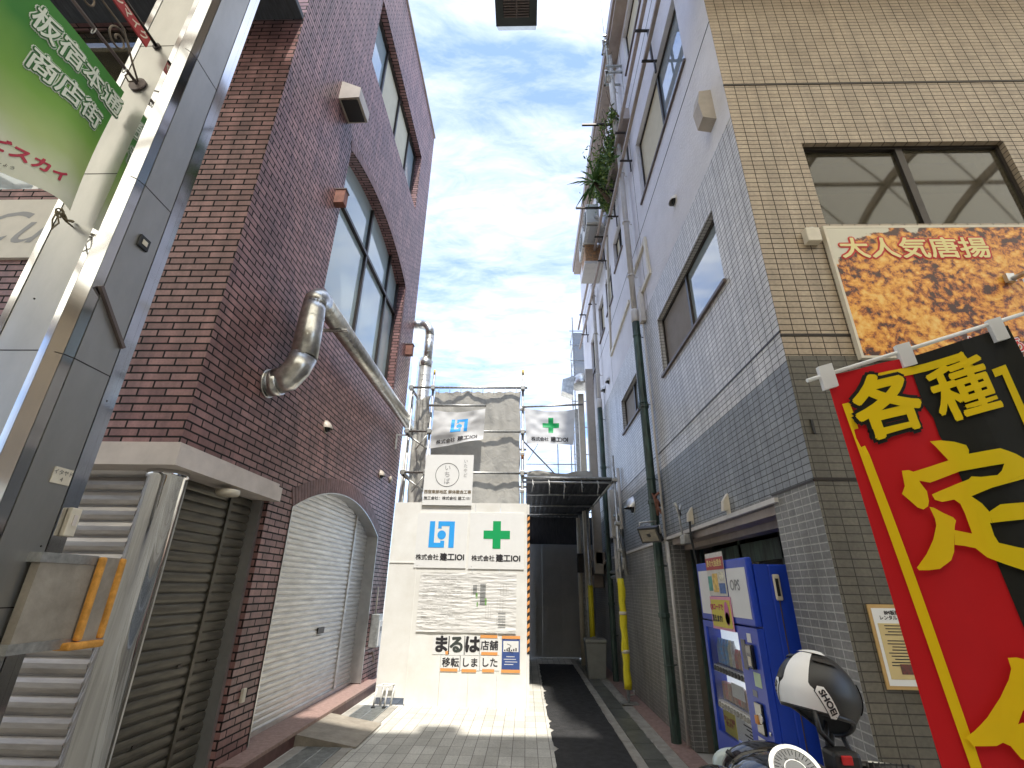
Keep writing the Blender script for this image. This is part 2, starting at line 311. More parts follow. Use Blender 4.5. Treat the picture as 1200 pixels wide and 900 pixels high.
def refine(me_v, me_f, L_):      # split long edges so a shape can follow a rippled cloth
    bm = bmesh.new(); vs = [bm.verts.new(v) for v in me_v]
    for f in me_f:
        try: bm.faces.new([vs[i] for i in f])
        except ValueError: pass
    bm.normal_update(); bmesh.ops.triangulate(bm, faces=bm.faces[:])
    for _ in range(7):
        lg = [e for e in bm.edges if e.calc_length() > L_]
        if not lg: break
        bmesh.ops.subdivide_edges(bm, edges=lg, cuts=1); bmesh.ops.triangulate(bm, faces=bm.faces[:])
    bm.verts.index_update(); r = ([v.co.copy() for v in bm.verts], [tuple(v.index for v in f.verts) for f in bm.faces]); bm.free(); return r
def text2d(body, size, bold=0.0, align='CENTER', sx=1.0, shear=0.0):
    cu = bpy.data.curves.new('t', 'FONT'); cu.body = body; cu.size = size; cu.align_x = align; cu.align_y = 'CENTER'; cu.resolution_u = 3; cu.shear = shear
    o = bpy.data.objects.new('t', cu); COL.objects.link(o)
    dg = bpy.context.evaluated_depsgraph_get(); dg.update(); me = bpy.data.meshes.new_from_object(o.evaluated_get(dg))
    vs = [Vector((v.co.x * sx, v.co.y, 0)) for v in me.vertices]; fs = [tuple(p.vertices) for p in me.polygons]
    bpy.data.objects.remove(o); bpy.data.curves.remove(cu); bpy.data.meshes.remove(me)
    if bold > 0:          # heavier stroke: the glyph laid down again around a small circle, each copy a hair above the last
        V, Q = [], []; n = 10 if bold > .006 else 6
        rad = [bold] if bold < .014 else [bold, bold * .55]
        q = 0
        for rd in rad:
            for i in range(n):
                a = 2 * math.pi * i / n; q += 1; b0 = len(V)
                V += [v + Vector((rd * math.cos(a), rd * math.sin(a), q * .00007)) for v in vs]; Q += [tuple(x + b0 for x in f) for f in fs]
        return V, Q
    return vs, fs
def place2d(name, shp, m, parent, org, right, up, off=.004):
    vs, fs = shp; org = Vector(org); right = Vector(right).normalized(); up = Vector(up).normalized(); n = right.cross(up).normalized()
    k = MB(); k.raw([org + right * v.x + up * v.y + n * (off + v.z) for v in vs], fs); return k.build(name, m, parent)
def poly2d(pts): return [Vector((x, y, 0)) for x, y in pts], [tuple(range(len(pts)))]
def merge2d(*sh):
    V = []; Fc = []
    for vs, fs in sh: i = len(V); V += vs; Fc += [tuple(a + i for a in f) for f in fs]
    return V, Fc
def rect2d(x0, y0, x1, y1): return poly2d([(x0, y0), (x1, y0), (x1, y1), (x0, y1)])
def disc2d(cx, cy, r, n=24): return poly2d([(cx + r * math.cos(2 * math.pi * k / n), cy + r * math.sin(2 * math.pi * k / n)) for k in range(n)])
def ring2d(cx, cy, r0, r1, n=40):
    vs = [Vector((cx + r * math.cos(2 * math.pi * k / n), cy + r * math.sin(2 * math.pi * k / n), 0)) for r in (r0, r1) for k in range(n)]
    return vs, [(k, (k + 1) % n, n + (k + 1) % n, n + k) for k in range(n)]
def move2d(sh, dx, dy): return [v + Vector((dx, dy, 0)) for v in sh[0]], sh[1]
def logo2d(s):     # square mark made of two hooks and a dot, size s
    return merge2d(rect2d(-.5 * s, -.5 * s, -.29 * s, .5 * s), rect2d(-.29 * s, -.5 * s, .12 * s, -.32 * s), rect2d(-.04 * s, -.32 * s, .12 * s, -.24 * s),
                   rect2d(.29 * s, -.5 * s, .5 * s, .5 * s), rect2d(-.16 * s, .32 * s, .29 * s, .5 * s), rect2d(-.16 * s, .22 * s, -.02 * s, .32 * s), disc2d(.0, -.02 * s, .17 * s))
def cross2d(s, t=.3): a = t * s / 1; return poly2d([(-a / 2, -s / 2), (a / 2, -s / 2), (a / 2, -a / 2), (s / 2, -a / 2), (s / 2, a / 2), (a / 2, a / 2), (a / 2, s / 2), (-a / 2, s / 2), (-a / 2, a / 2), (-s / 2, a / 2), (-s / 2, -a / 2), (-a / 2, -a / 2)])
def cloth(name, m, Sf, nu, nv, parent=None, u=(0, 1), v=(0, 1)):
    vs = [Sf(u[0] + (u[1] - u[0]) * i / nu, v[0] + (v[1] - v[0]) * j / nv) for j in range(nv + 1) for i in range(nu + 1)]
    fs = [(j * (nu + 1) + i, j * (nu + 1) + i + 1, (j + 1) * (nu + 1) + i + 1, (j + 1) * (nu + 1) + i) for j in range(nv) for i in range(nu)]
    k = MB(); k.raw(vs, fs, True); return k.build(name, m, parent)
def on_cloth(name, shp, m, parent, Sf, off=.004, Lr=.03, sc=(1, 1)):   # shp in cloth coordinates * sc
    vs, fs = refine(*shp, Lr); o = []
    for p in vs:
        u, v = p.x / sc[0], p.y / sc[1]; e = 1e-3; a = Sf(u, v); nn = (Sf(u + e, v) - a).cross(Sf(u, v + e) - a).normalized(); o.append(a + nn * (off + p.z))
    k = MB(); k.raw(o, fs); return k.build(name, m, parent)

# ================================================================== SETTING
from mathutils.geometry import tessellate_polygon
def sheet(k, axis, c, outer, holes=(), reveal=0.0, sign=1):
    """flat wall on axis=c; outer (u0,v0,u1,v1) or list; holes as (u,v) loops; reveals go 'reveal' metres along -sign*axis"""
    P = (lambda u, v, t=0: Vector((c - sign * t, u, v))) if axis == 'x' else (lambda u, v, t=0: Vector((u, c - sign * t, v)))
    o = [(outer[0], outer[1]), (outer[2], outer[1]), (outer[2], outer[3]), (outer[0], outer[3])] if len(outer) == 4 and not isinstance(outer[0], tuple) else list(outer)
    loops = [o] + [list(h) for h in holes]
    tri = tessellate_polygon([[Vector((u, v, 0)) for u, v in l] for l in loops])
    pts = [P(u, v) for l in loops for u, v in l]; k.raw(pts, [tuple(t) for t in tri])
    if reveal:
        for h in holes:
            n = len(h)
            for i in range(n):
                a, b = h[i], h[(i + 1) % n]; k.face([P(*a), P(*b), P(*b, reveal), P(*a, reveal)])
def rect(u0, v0, u1, v1): return [(u0, v0), (u1, v0), (u1, v1), (u0, v1)]
def arch(u0, v0, u1, vs, rise, n=18):      # springing vs, segmental rise
    cu = (u0 + u1) / 2; hw = (u1 - u0) / 2; r = (hw * hw + rise * rise) / (2 * rise); pts = [(u0, v0), (u1, v0)]
    a0 = math.asin(hw / r)
    for i in range(n + 1):
        a = a0 - 2 * a0 * i / n; pts.append((cu + r * math.sin(a), vs + rise - r + r * math.cos(a)))
    return pts

# ground
k = MB(); k.face([(-60, -60, -.012), (60, -60, -.012), (60, 80, -.012), (-60, 80, -.012)]); struct(k.build('ground', M_ground))
k = MB(); k.face([(-12, -6, -.004), (12, -6, -.004), (12, 3.2, -.004), (-12, 3.2, -.004)]); struct(k.build('street', M_ground))
k = MB(); k.face([(-2.75, 3.2, 0), (1.88, 3.2, 0), (1.88, 15.2, 0), (-2.75, 15.2, 0)]); struct(k.build('alley_paving', M_paver))
# asphalt repair strip with a ragged edge
def ragged(x0, x1, y0, y1, z, amp, n=90, seed=1):
    rnd = random.Random(seed); Lp = []; Rp = []
    for i in range(n + 1):
        y = y0 + (y1 - y0) * i / n
        Lp.append((x0 + rnd.uniform(-amp, amp) + (.05 if rnd.random() < .04 else 0), y, z)); Rp.append((x1 + rnd.uniform(-amp, amp) * .5, y, z))
    k = MB(); k.raw(Lp + Rp, [(i, n + 1 + i, n + 2 + i, i + 1) for i in range(n)]); return k
struct(ragged(.32, 1.14, 3.25, 13.3, .006, .012).build('asphalt_strip', M_asphalt))
k = MB(); k.box((1.145, 3.25, -.05), (1.245, 14.2, .012)); struct(k.build('kerb_strip', M_concrete))
k = MB()
y = 3.3
while y < 13.8: k.box((1.262, y, -.05), (1.50, y + .585, .006), 0); y += .6
struct(k.build('drain_covers', M_drain))
struct(ragged(1.50, 1.885, 3.25, 14.2, .008, .02, seed=4).build('path', M_concrete))
k = MB()
yy = 3.3
while yy < 14.0: k.box((1.66, yy, -.02), (1.885, min(yy + .595, 14.0), .02)); yy += .6
struct(k.build('wall_base_kerb', M_pinkstone))
# drain along the left building: concrete borders and steel grating
for x0, x1, nm in ((-2.53, -2.42, 'kerb_inner'), (-2.02, -1.9, 'kerb_outer')):
    k = MB(); k.box((x0, 3.9, -.05), (x1, 8.5, .010)); struct(k.build('drain_kerb', M_concrete))
k = MB(); k.face([(-2.42, 3.9, .001), (-2.02, 3.9, .001), (-2.02, 8.5, .001), (-2.42, 8.5, .001)]); struct(k.build('drain_channel', M_dark))
k = MB(); y = 3.92
while y < 8.48:
    k.box((-2.415, y, -.01), (-2.025, y + .014, .012)); y += .034
for x in (-2.41, -2.22, -2.035): k.box((x - .006, 3.92, -.01), (x + .006, 8.48, .0135))
g = k.build('drain_grating', M_grate); tag(g, 'galvanised steel drain grating in the ground beside the left brick building', 'grating')

# ------------------------------------------------------------------ LEFT brick building
LX, LY, LYE, LT = -2.75, 3.65, 10.25, 13.9
lb = thing('brick_building', 'purple brick building on the left with arched roller shutter and big windows', 'building', (-6, 7, 0))
k = MB()
h_shop = rect(3.9, .0, 5.18, 2.49); h_arch = arch(5.72, .15, 9.3, 2.5, .42); h_w2 = arch(5.46, 5.38, 9.13, 7.93, .34); h_w3 = rect(5.55, 10.2, 9.2, 11.95)
OUT = [(3.65, 2.49), (3.9, 2.49), (3.9, 0), (5.18, 0), (5.18, 2.49), (5.181, 2.49)]
sheet(k, 'x', LX, [(LY, 2.5), (5.18, 2.5), (5.18, 0), (LYE, 0), (LYE, LT), (LY, LT)], [h_arch, h_w2, h_w3], .22, 1)
sheet(k, 'y', LY, [(-9, 2.5), (LX, 2.5), (LX, LT), (-9, LT)], [rect(-6.6, 5.35, -4.93, 5.95), rect(-7.2, 6.75, -4.7, 8.2)], .2, -1)
k.face([(LX, LYE, 0), (-9, LYE, 0), (-9, LYE, LT), (LX, LYE, LT)])
k.face([(-9, LY, 0), (-9, LYE, 0), (-9, LYE, LT), (-9, LY, LT)])
k.face([(LX, 5.18, 0), (-4.2, 5.18, 0), (-4.2, 5.18, 2.5), (LX, 5.18, 2.5)])
k.build('wall', M_brick, lb)
k = MB(); k.box((-9.02, LY + .02, LT), (LX - .02, LYE - .02, LT - .3)); k.box((LX - .12, LY - .03, LT + .001), (LX + .03, LYE + .03, LT + .06)); k.box((-9, LY - .03, LT + .001), (LX - .12, LY + .1, LT + .06)); k.build('roof', M_beige, lb)
k = MB(); k.face([(LX - .02, LY + .02, 2.498), (-9, LY + .02, 2.498), (-9, 5.16, 2.498), (LX - .02, 5.16, 2.498)]); k.build('shop_soffit', M_beige, lb)
# interior so that the windows are not open to the sky
k = MB(); k.box((-4.3, 4.0, 4.9), (-4.25, 10, 13.5)); k.box((-4.25, 4, 4.9), (LX - .24, 10, 4.95)); k.box((-4.25, 4, 9), (LX - .24, 10, 9.05)); k.build('interior_partition', M_interior, lb)
# soldier course over the shutter arch
def arch_band(u0, u1, vs, rise, th, x0, x1, m, name):
    cu = (u0 + u1) / 2; hw = (u1 - u0) / 2; r = (hw * hw + rise * rise) / (2 * rise); a0 = math.asin(hw / r); cz = vs + rise - r
    n = 48
    for j in range(n):
        a, b = a0 - 2 * a0 * j / n, a0 - 2 * a0 * (j + .88) / n; q = []
        for rr, aa in ((r, a), (r, b), (r + th, b), (r + th, a)): q.append((cu + rr * math.sin(aa), cz + rr * math.cos(aa)))
        kk.prism(q, 'x', x0, x1)
kk = MB(); arch_band(5.72, 9.3, 2.5, .42, .2, LX - .05, LX + .006, None, ''); kk.build('arch_bricks', mat('arch_brick', (.16, .08, .072), .5, var=.35, scale=9), lb)
kk = MB(); arch_band(5.46, 9.13, 7.93, .34, .16, LX - .05, LX + .006, None, ''); kk.build('window_arch_bricks', MATS['arch_brick'], lb)
# soldier bricks by the front above the canopy, sawtooth edge at window 2
k = MB(); z = 5.4
while z < 10.0:
    if z < 7.9: k.box((LX - .02, 9.14, z), (LX + .012, 9.24, z + .05))
    z += .075
k.build('jamb_bricks', MATS['arch_brick'], lb)
# window 2 (arched), frames and panes
w2 = MB(); x = LX - .17
def bar(kb, y0, y1, z0, z1, d=.05, x_=None): xx = x if x_ is None else x_; kb.box((xx - d / 2, y0, z0), (xx + d / 2, y1, z1))
for yy in (5.46, 7.05, 8.35, 9.08): bar(w2, yy, yy + .06, 5.38, 8.2 if 6 < yy < 9 else 7.96)
bar(w2, 5.52, 9.08, 5.38, 5.44, .07); bar(w2, 5.52, 9.08, 7.15, 7.21, .06)
fr = w2.build('window', M_frame, lb)
k = MB(); sheet(k, 'x', x - .03, arch(5.46, 5.38, 9.13, 7.93, .34)); k.build('pane', G_curtainlit, fr)
k = MB()
pts = [(LX - .33 + .035 * math.sin(i * .95), 5.4 + 3.75 * i / 90) for i in range(91)]
k.raw([(a, b, 5.3) for a, b in pts] + [(a, b, 8.4) for a, b in pts], [(i, i + 1, 92 + i, 91 + i) for i in range(90)], True); k.build('curtain', M_curtain, fr)
w3 = MB()
for yy in (5.56, 6.48, 7.5, 8.45, 9.13): bar(w3, yy, yy + .055, 10.2, 11.95)
bar(w3, 5.6, 9.15, 10.2, 10.26, .06); bar(w3, 5.6, 9.15, 11.89, 11.95, .06)
fr = w3.build('window', M_frame, lb)
for y0, y1, mm in ((5.6, 6.5, G_frost), (6.53, 7.5, M_creamblind), (7.55, 8.45, M_creamblind), (8.5, 9.13, G_frost)):
    k = MB(); k.box((x - .035, y0, 10.25), (x - .02, y1, 11.9)); k.build('pane', mm, fr)
k = MB(); k.box((x - .25, 5.56, 10.1), (x - .2, 9.2, 12)); k.build('blind', M_creamblind, fr)
# front windows behind the column
f = box('window', M_frame, (-6.6, LY + .14, 5.35), (-4.93, LY + .2, 5.40), lb)
k = MB(); k.box((-6.6, LY + .15, 5.4), (-4.93, LY + .17, 5.95)); k.build('pane', G_sky, f)
k = MB(); k.box((-5.25, LY + .12, 5.4), (-5.18, LY + .2, 5.95)); k.build('mullion', M_alu, f)
f = box('window', M_frame, (-7.2, LY + .14, 6.75), (-4.7, LY + .2, 6.82), lb); box('pane', G_dark, (-7.2, LY + .16, 6.8), (-4.7, LY + .18, 8.2), f); box('blind', M_dark, (-7.2, LY + .3, 6.7), (-4.7, LY + .32, 8.3), f)
# arched roller shutter
sh = MB(); z = .15; xs = LX - .2
while z < 2.93:
    top = min(z + .062, 2.93); y0, y1 = 5.72, 9.3
    if z > 2.45:
        hw, rise = 1.79, .42; r = (hw * hw + rise * rise) / (2 * rise); dz = z - (2.5 + rise - r); q = math.sqrt(max(0, r * r - dz * dz)); y0, y1 = 7.51 - min(hw, q) , 7.51 + min(hw, q)
    if y1 - y0 > .1: sh.raw([(xs, y0, z), (xs, y1, z), (xs + .014, y1, z + .02), (xs + .014, y0, z + .02), (xs + .016, y1, z + .05), (xs + .016, y0, z + .05), (xs + .002, y1, z + .060), (xs + .002, y0, z + .060), (xs, y1, z + .0655), (xs, y0, z + .0655)], [(0, 1, 2, 3), (3, 2, 4, 5), (5, 4, 6, 7), (7, 6, 8, 9)])
    z += .066
so = sh.build('roller_shutter', M_shutter, lb)
k = MB(); k.box((xs - .02, 8.52, .15), (xs + .03, 8.60, 2.84)); k.build('centre_post', M_shutter, so)
k = MB(); k.box((xs - .01, 5.72, .15), (xs + .04, 9.3, .20)); k.build('bottom_rail', M_alu, so)
k = MB(); k.box((xs + .016, 7.55, 1.02), (xs + .028, 7.78, 1.10)); k.build('letter_slot', M_frame, so)
k = MB()
kk = MB(); arch_band(5.72, 9.3, 2.5, .42, -.02, LX - .21, LX + .012, None, '')
pa = arch(5.72, .15, 9.3, 2.5, .42)[1:]; pa.append((5.72, .15))
for i in range(len(pa) - 1):
    (a, b), (c, d) = pa[i], pa[i + 1]
    cc = (7.51, 1.5); s_ = .988
    ins = lambda q: (cc[0] + (q[0] - cc[0]) * s_, cc[1] + (q[1] - cc[1]) * .99)
    (a2, b2), (c2, d2) = ins((a, b)), ins((c, d))
    k.raw([(LX + .01, a, b), (LX + .01, c, d), (LX + .01, c2, d2), (LX + .01, a2, b2), (LX - .2, a2, b2), (LX - .2, c2, d2)], [(0, 1, 2, 3), (3, 2, 5, 4)])
k.build('arch_trim', M_alu, lb)
# shop recess: awning band, side shutter, front shutter
aw = MB()
aw.prism([(-9, LY - .12), (LX + .10, LY - .12), (LX + .10, 5.22), (LX - .25, 5.22), (LX - .25, LY + .1), (-9, LY + .1)], 'z', 2.475, 2.62)
aw.prism([(-9, LY - .09), (LX + .07, LY - .09), (LX + .07, 5.20), (LX - .25, 5.20), (LX - .25, LY + .1), (-9, LY + .1)], 'z', 2.621, 2.66)
ao = aw.build('awning', M_band, lb)
k = MB(); k.lathe(pX(267, 577, -2.72) + Vector((-.0, 0, -.03)), [(.0, 0), (.09, 0), (.1, .02), (.1, .05)], 20); k.build('downlight', M_cream, ao)
def slats(name, axis, c, u0, u1, z0, z1, pitch, dep, m, parent, sign):
    k = MB(); z = z0
    prof = [(0, 0), (.55, .12), (1, .35), (1, .62), (.55, .85), (0, .93), (-.4, .95), (-.4, 1.0)]
    while z < z1 - .01:
        for (d0, h0), (d1, h1) in zip(prof, prof[1:]):
            za, zb = z + h0 * pitch, z + h1 * pitch; ca, cb = c + sign * dep * d0, c + sign * dep * d1
            if axis == 'x': k.face([(ca, u0, za), (ca, u1, za), (cb, u1, zb), (cb, u0, zb)])
            else: k.face([(u0, ca, za), (u1, ca, za), (u1, cb, zb), (u0, cb, zb)])
        z += pitch
    return k.build(name, m, parent)
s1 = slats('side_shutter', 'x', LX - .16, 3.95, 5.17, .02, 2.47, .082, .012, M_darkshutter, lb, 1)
box('guide_post', M_darkshutter, (LX - .17, 4.72, .02), (LX - .135, 4.76, 2.47), s1)
box('guide_rail', M_alu, (LX - .18, 5.13, 0), (LX - .05, 5.178, 2.47), s1)
box('corner_rail', M_alu, (LX - .16, 3.97, 0), (LX - .10, 4.0, 2.47), s1)
for yy, zz_ in ((4.25, .52), (4.85, .5), (4.55, 1.0), (4.95, 1.0)): box('lock_plate', M_frame, (LX - .15, yy, zz_), (LX - .143, yy + .05, zz_ + .02), s1)
s2 = slats('front_shutter', 'y', LY + .12, -8.9, -3.02, .02, 2.47, .115, .022, M_slat, lb, -1)
# polished corner column
k = MB(); k.lathe((-2.885, 3.80, 0), [(.135, 0), (.135, 2.42), (.15, 2.425), (.15, 2.474)], 40); k.build('corner_column', M_chrome, lb)
# granite step
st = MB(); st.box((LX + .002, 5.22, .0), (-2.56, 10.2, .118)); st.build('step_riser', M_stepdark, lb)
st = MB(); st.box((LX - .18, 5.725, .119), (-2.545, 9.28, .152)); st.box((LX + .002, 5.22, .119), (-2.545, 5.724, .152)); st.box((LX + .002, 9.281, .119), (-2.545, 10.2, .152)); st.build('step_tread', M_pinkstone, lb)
# small boxes on the front tiles
# far neighbours closing the view so nothing is open
# ------------------------------------------------------------------ RIGHT tiled building
RX, RY, RYE, RT = 1.88, 3.2, 14.27, 12.3
rb = thing('tiled_building', 'tall tiled and stuccoed building on the right with blue vending machine doorway', 'building', (6, 8, 0))
hA = rect(3.89, 4.38, 6.1, 5.24); hB = rect(3.86, 7.5, 6.16, 8.78); hC = rect(7.6, 4.44, 9.0, 5.1); hD = rect(3.78, 0, 6.63, 2.27)
z1, z2, z3 = 2.335, 3.2, 5.72
k = MB(); sheet(k, 'x', RX, [(RY, 0), (3.78, 0), (3.78, 2.27), (6.63, 2.27), (6.63, 0), (RYE, 0), (RYE, z1), (RY, z1)])
for a, b in (((3.78, 0), (3.78, 2.27)), ((6.63, 0), (6.63, 2.27)), ((3.78, 2.27), (6.63, 2.27))):
    k.face([(RX, *a), (RX, *b), (RX + (.17 if a[0] == 6.63 else .5), *b), (RX + (.17 if a[0] == 6.63 else .5), *a)])
k.build('lower_side_wall', M_lowgrey, rb)
k = MB(); sheet(k, 'x', RX, (RY, z1, RYE, z2)); k.build('grey_side_wall', M_darkgrey, rb)
k = MB(); sheet(k, 'x', RX, (RY, z2, RYE, z3), [hA, hC], .12, -1); k.build('pale_side_wall', M_palegrey, rb)
k = MB(); sheet(k, 'x', RX, [(RY, z3), (RYE, z3), (RYE, RT), (RY, RT)], [hB, rect(4.6, 10.7, 6.2, 11.75), rect(7.75, 7.9, 8.6, 8.62), rect(9.0, 7.55, 9.8, 8.4), rect(10.2, 7.45, 10.95, 8.42), rect(11.6, 7.2, 12.6, 8.3)], .1, -1)
k.build('stucco_side_wall', M_stucco, rb)
zg = 2.34
k = MB(); sheet(k, 'y', RY, (RX, 0, 10, 3.24)); k.build('painted_front_wall', M_olive, rb)
hF = rect(2.45, 4.44, 4.2, 5.36)
k = MB(); sheet(k, 'y', RY, (RX, 3.24, 10, RT), [hF], .1, -1); k.face([(10, RY, 0), (10, RYE, 0), (10, RYE, RT), (10, RY, RT)]); k.face([(RX, RYE, 0), (10, RYE, 0), (10, RYE, RT), (RX, RYE, RT)]); k.build('tan_front_wall', M_tan, rb)
k = MB(); k.box((RX - .02, RY - .02, RT), (10, RYE, RT + .1)); k.build('roof', M_beige, rb)
k = MB(); k.box((1.62, 4.7, 12.02), (RX, RYE, 12.29)); k.box((1.66, 4.75, 11.9), (RX, RYE - .03, 12.018)); k.build('cornice', M_conduit, rb)
# movement joints (dark recessed lines)
k = MB()
for z, y1 in ((3.44, RYE), (2.335, 3.78)): k.box((RX - .006, RY, z - .007), (RX + .01, y1, z + .007))
for z in (2.34, 3.41, 6.13): k.box((RX, RY - .006, z - .009), (10, RY + .01, z + .009))
for z in (7.1, 9.9): k.box((RX - .004, RY, z - .006), (RX + .01, RYE, z + .006))
for yy in (6.5, 9.7): k.box((RX - .003, yy, z3), (RX + .01, yy + .008, RT))
k.build('expansion_joints', M_frame, rb)
# interior closing
k = MB(); k.box((4.4, 3.6, 3.9), (4.45, 13.5, 12)); k.box((RX + .2, 3.6, 3.9), (4.4, 13.5, 3.95)); k.box((RX + .2, 3.6, 7.2), (4.4, 13.5, 7.25)); k.box((RX + .2, 3.6, 12.0), (4.4, 13.5, 12.05)); k.build('interior_partition', M_interior, rb)
xr = RX + .085
def side_window(y0, y1, z0, z1, split, m_near, m_far, blind, lip=True):
    k = MB(); t = .035
    k.box((xr - .02, y0, z0), (xr + .03, y0 + t, z1)); k.box((xr - .02, y1 - t, z0), (xr + .03, y1, z1)); k.box((xr - .02, y0 + t, z0), (xr + .03, y1 - t, z0 + t)); k.box((xr - .02, y0 + t, z1 - t), (xr + .03, y1 - t, z1))
    if split: k.box((xr - .03, split - .025, z0 + t), (xr + .028, split + .025, z1 - t))
    f = k.build('window', M_frame, rb)
    s = split or y1
    a = MB(); a.box((xr, y0 + t, z0 + t), (xr + .008, s - (.025 if split else t), z1 - t)); a.build('pane', m_near, f)
    if split: a = MB(); a.box((xr + .001, s + .025, z0 + t), (xr + .009, y1 - t, z1 - t)); a.build('pane', m_far, f)
    if blind: a = MB(); a.box((xr + .12, y0 - .05, z0 - .05), (xr + .14, y1 + .05, z1 + .05)); a.build('blind', blind, f)
    if lip: a = MB(); a.box((RX - .03, y0 - .03, z0 - .035), (RX + .1, y1 + .03, z0 - .001)); a.build('sill', M_sill, f)
side_window(3.89, 6.1, 4.38, 5.24, 4.98, G_sky, M_greyblind, M_greyblind)
side_window(3.86, 6.16, 7.5, 8.78, 4.93, G_sky, M_creamblind, M_creamblind)
side_window(7.6, 9.0, 4.44, 5.1, 8.1, G_sky, M_greyblind, M_greyblind)
side_window(4.6, 6.2, 10.7, 11.75, 5.2, G_sky, M_creamblind, M_creamblind)
side_window(7.75, 8.6, 7.9, 8.62, 8.2, G_frost, M_creamblind, M_creamblind)
side_window(9.0, 9.8, 7.55, 8.4, 9.4, G_frost, M_creamblind, M_creamblind)
side_window(10.2, 10.95, 7.45, 8.42, 10.5, G_frost, M_creamblind, M_creamblind)
side_window(11.6, 12.6, 7.2, 8.3, 12.0, G_frost, M_creamblind, M_creamblind)
# front window above the poster
k = MB(); yf = RY + .07; t = .03
for a, b in (((2.45, 4.44), (2.48, 5.36)), ((4.17, 4.44), (4.2, 5.36)), ((3.29, 4.47), (3.35, 5.33)), ((2.48, 4.44), (4.17, 4.47)), ((2.48, 5.33), (4.17, 5.36))): k.box((a[0], yf - .02, a[1]), (b[0], yf + .03, b[1]))
f = k.build('window', M_frame, rb)
box('pane', G_dark, (2.48, yf + .01, 4.47), (3.29, yf + .016, 5.33), f); box('pane', G_dark, (3.35, yf - .005, 4.47), (4.17, yf, 5.33), f)
box('blind', M_mesh, (2.4, yf + .18, 4.3), (4.3, yf + .19, 5.0), f); box('blind', M_dark, (2.4, yf + .3, 5.0), (4.3, yf + .31, 5.5), f)
# doorway: header trims, dark doors behind the machine
k = MB(); k.box((RX - .03, 3.70, 2.272), (RX - .001, 13.2, 2.308)); k.build('door_header_trim', M_offwhite, rb)
k = MB(); k.box((RX + .02, 3.79, 2.2), (RX + .16, 6.62, 2.265)); k.box((RX + .17, 3.79, 2.14), (RX + .3, 6.62, 2.2)); k.build('door_track', M_conduit, rb)
k = MB()
for yy in (3.8, 4.75, 5.7, 6.5): k.box((RX + .50, yy, 0), (RX + .56, yy + .07, 2.2))
k.box((RX + .50, 3.8, 1.95), (RX + .555, 6.6, 2.14)); k.box((RX + .2, 6.48, 0), (RX + .26, 6.52, 2.14)); k.box((RX + .3, 6.44, 0), (RX + .34, 6.48, 2.14)); dfr = k.build('door', M_green_pipe, rb)
box('pane', G_dark, (RX + .52, 3.87, .02), (RX + .53, 6.5, 1.95), dfr)
k = MB(); k.box((RX + 1.6, 3.6, 0), (RX + 1.65, 6.9, 2.3)); k.box((RX + .57, 6.85, 0), (RX + 1.6, 6.9, 2.3)); k.box((RX + .57, 3.6, 0), (RX + 1.6, 3.65, 2.3)); k.box((RX + .52, 3.6, 2.31), (RX + 1.7, 6.9, 2.36)); k.box((RX + .171, 6.62, 0), (RX + .6, 6.66, 2.3)); k.build('lobby_wall', M_interior, rb)
# hollow stepped trims on the stucco (cable ducts), moulding strips
k = MB()
def strip(pts, w=.035, d=.04, X=RX):
    for a, b in zip(pts, pts[1:]):
        dy, dz = b[0] - a[0], b[1] - a[1]; l = math.hypot(dy, dz); ny, nz = -dz / l * w, dy / l * w; ey, ez = dy / l * w * .0, 0
        q = [(a[0] - ny, a[1] - nz), (b[0] - ny, b[1] - nz), (b[0] + ny, b[1] + nz), (a[0] + ny, a[1] + nz)]; k.prism(q, 'x', X - d, X + .002)
strip([(7.25, 6.72), (6.22, 6.76)]); strip([(6.2, 6.8), (6.15, 6.12)]); strip([(6.1, 6.1), (6.72, 6.1)])
strip([(7.56, 6.5), (9.6, 6.42)]); strip([(9.62, 6.42), (9.0, 9.6)])
k.build('cable_trunking', M_cream, rb)

# ------------------------------------------------------------------ ARCADE over the street
ar = thing('arcade_roof', 'translucent vaulted arcade roof over the shopping street', 'roof', (0, -1.4, 7.6))
mp_ = bpy.data.materials.new('arcade_panel'); mp_.use_nodes = True; t = mp_.node_tree; t.nodes.clear()
o = t.nodes.new('ShaderNodeOutputMaterial'); a = t.nodes.new('ShaderNodeBsdfTranslucent'); a.inputs[0].default_value = (.93, .85, .65, 1); b = t.nodes.new('ShaderNodeBsdfDiffuse'); b.inputs[0].default_value = (.45, .42, .33, 1)
m_ = t.nodes.new('ShaderNodeMixShader'); m_.inputs[0].default_value = .12; t.links.new(a.outputs[0], m_.inputs[1]); t.links.new(b.outputs[0], m_.inputs[2]); t.links.new(m_.outputs[0], o.inputs[0])
NY = 14; prof = [(2.95 - 8.4 * i / NY, 8.25 + 2.0 * math.sin(math.pi * i / NY)) for i in range(NY + 1)]
k = MB(); k.raw([(x, y, z) for x in (-14, 14) for y, z in prof], [(i, i + 1, NY + 2 + i, NY + 1 + i) for i in range(NY)]); k.build('panel', mp_, ar)
k = MB()
for x in range(-14, 15, 2):
    for (y0, z0), (y1, z1_) in zip(prof, prof[1:]): k.hexa([(x - .05, y0, z0 - .2), (x + .05, y0, z0 - .2), (x + .05, y1, z1_ - .2), (x - .05, y1, z1_ - .2), (x - .05, y0, z0 - .03), (x + .05, y0, z0 - .03), (x + .05, y1, z1_ - .03), (x - .05, y1, z1_ - .03)])
for y, z in prof[::2]: k.box((-14, y - .03, z - .13), (14, y + .03, z - .06))
for x in range(-14, 14, 2):
    for i in range(0, NY, 2):
        (y0, z0), (y1, z1_) = prof[i], prof[min(i + 2, NY)]; k.tube([(x, y0, z0 - .1), (x + 2, y1, z1_ - .1)], .02, 5)
k.build('truss', M_conduit, ar)
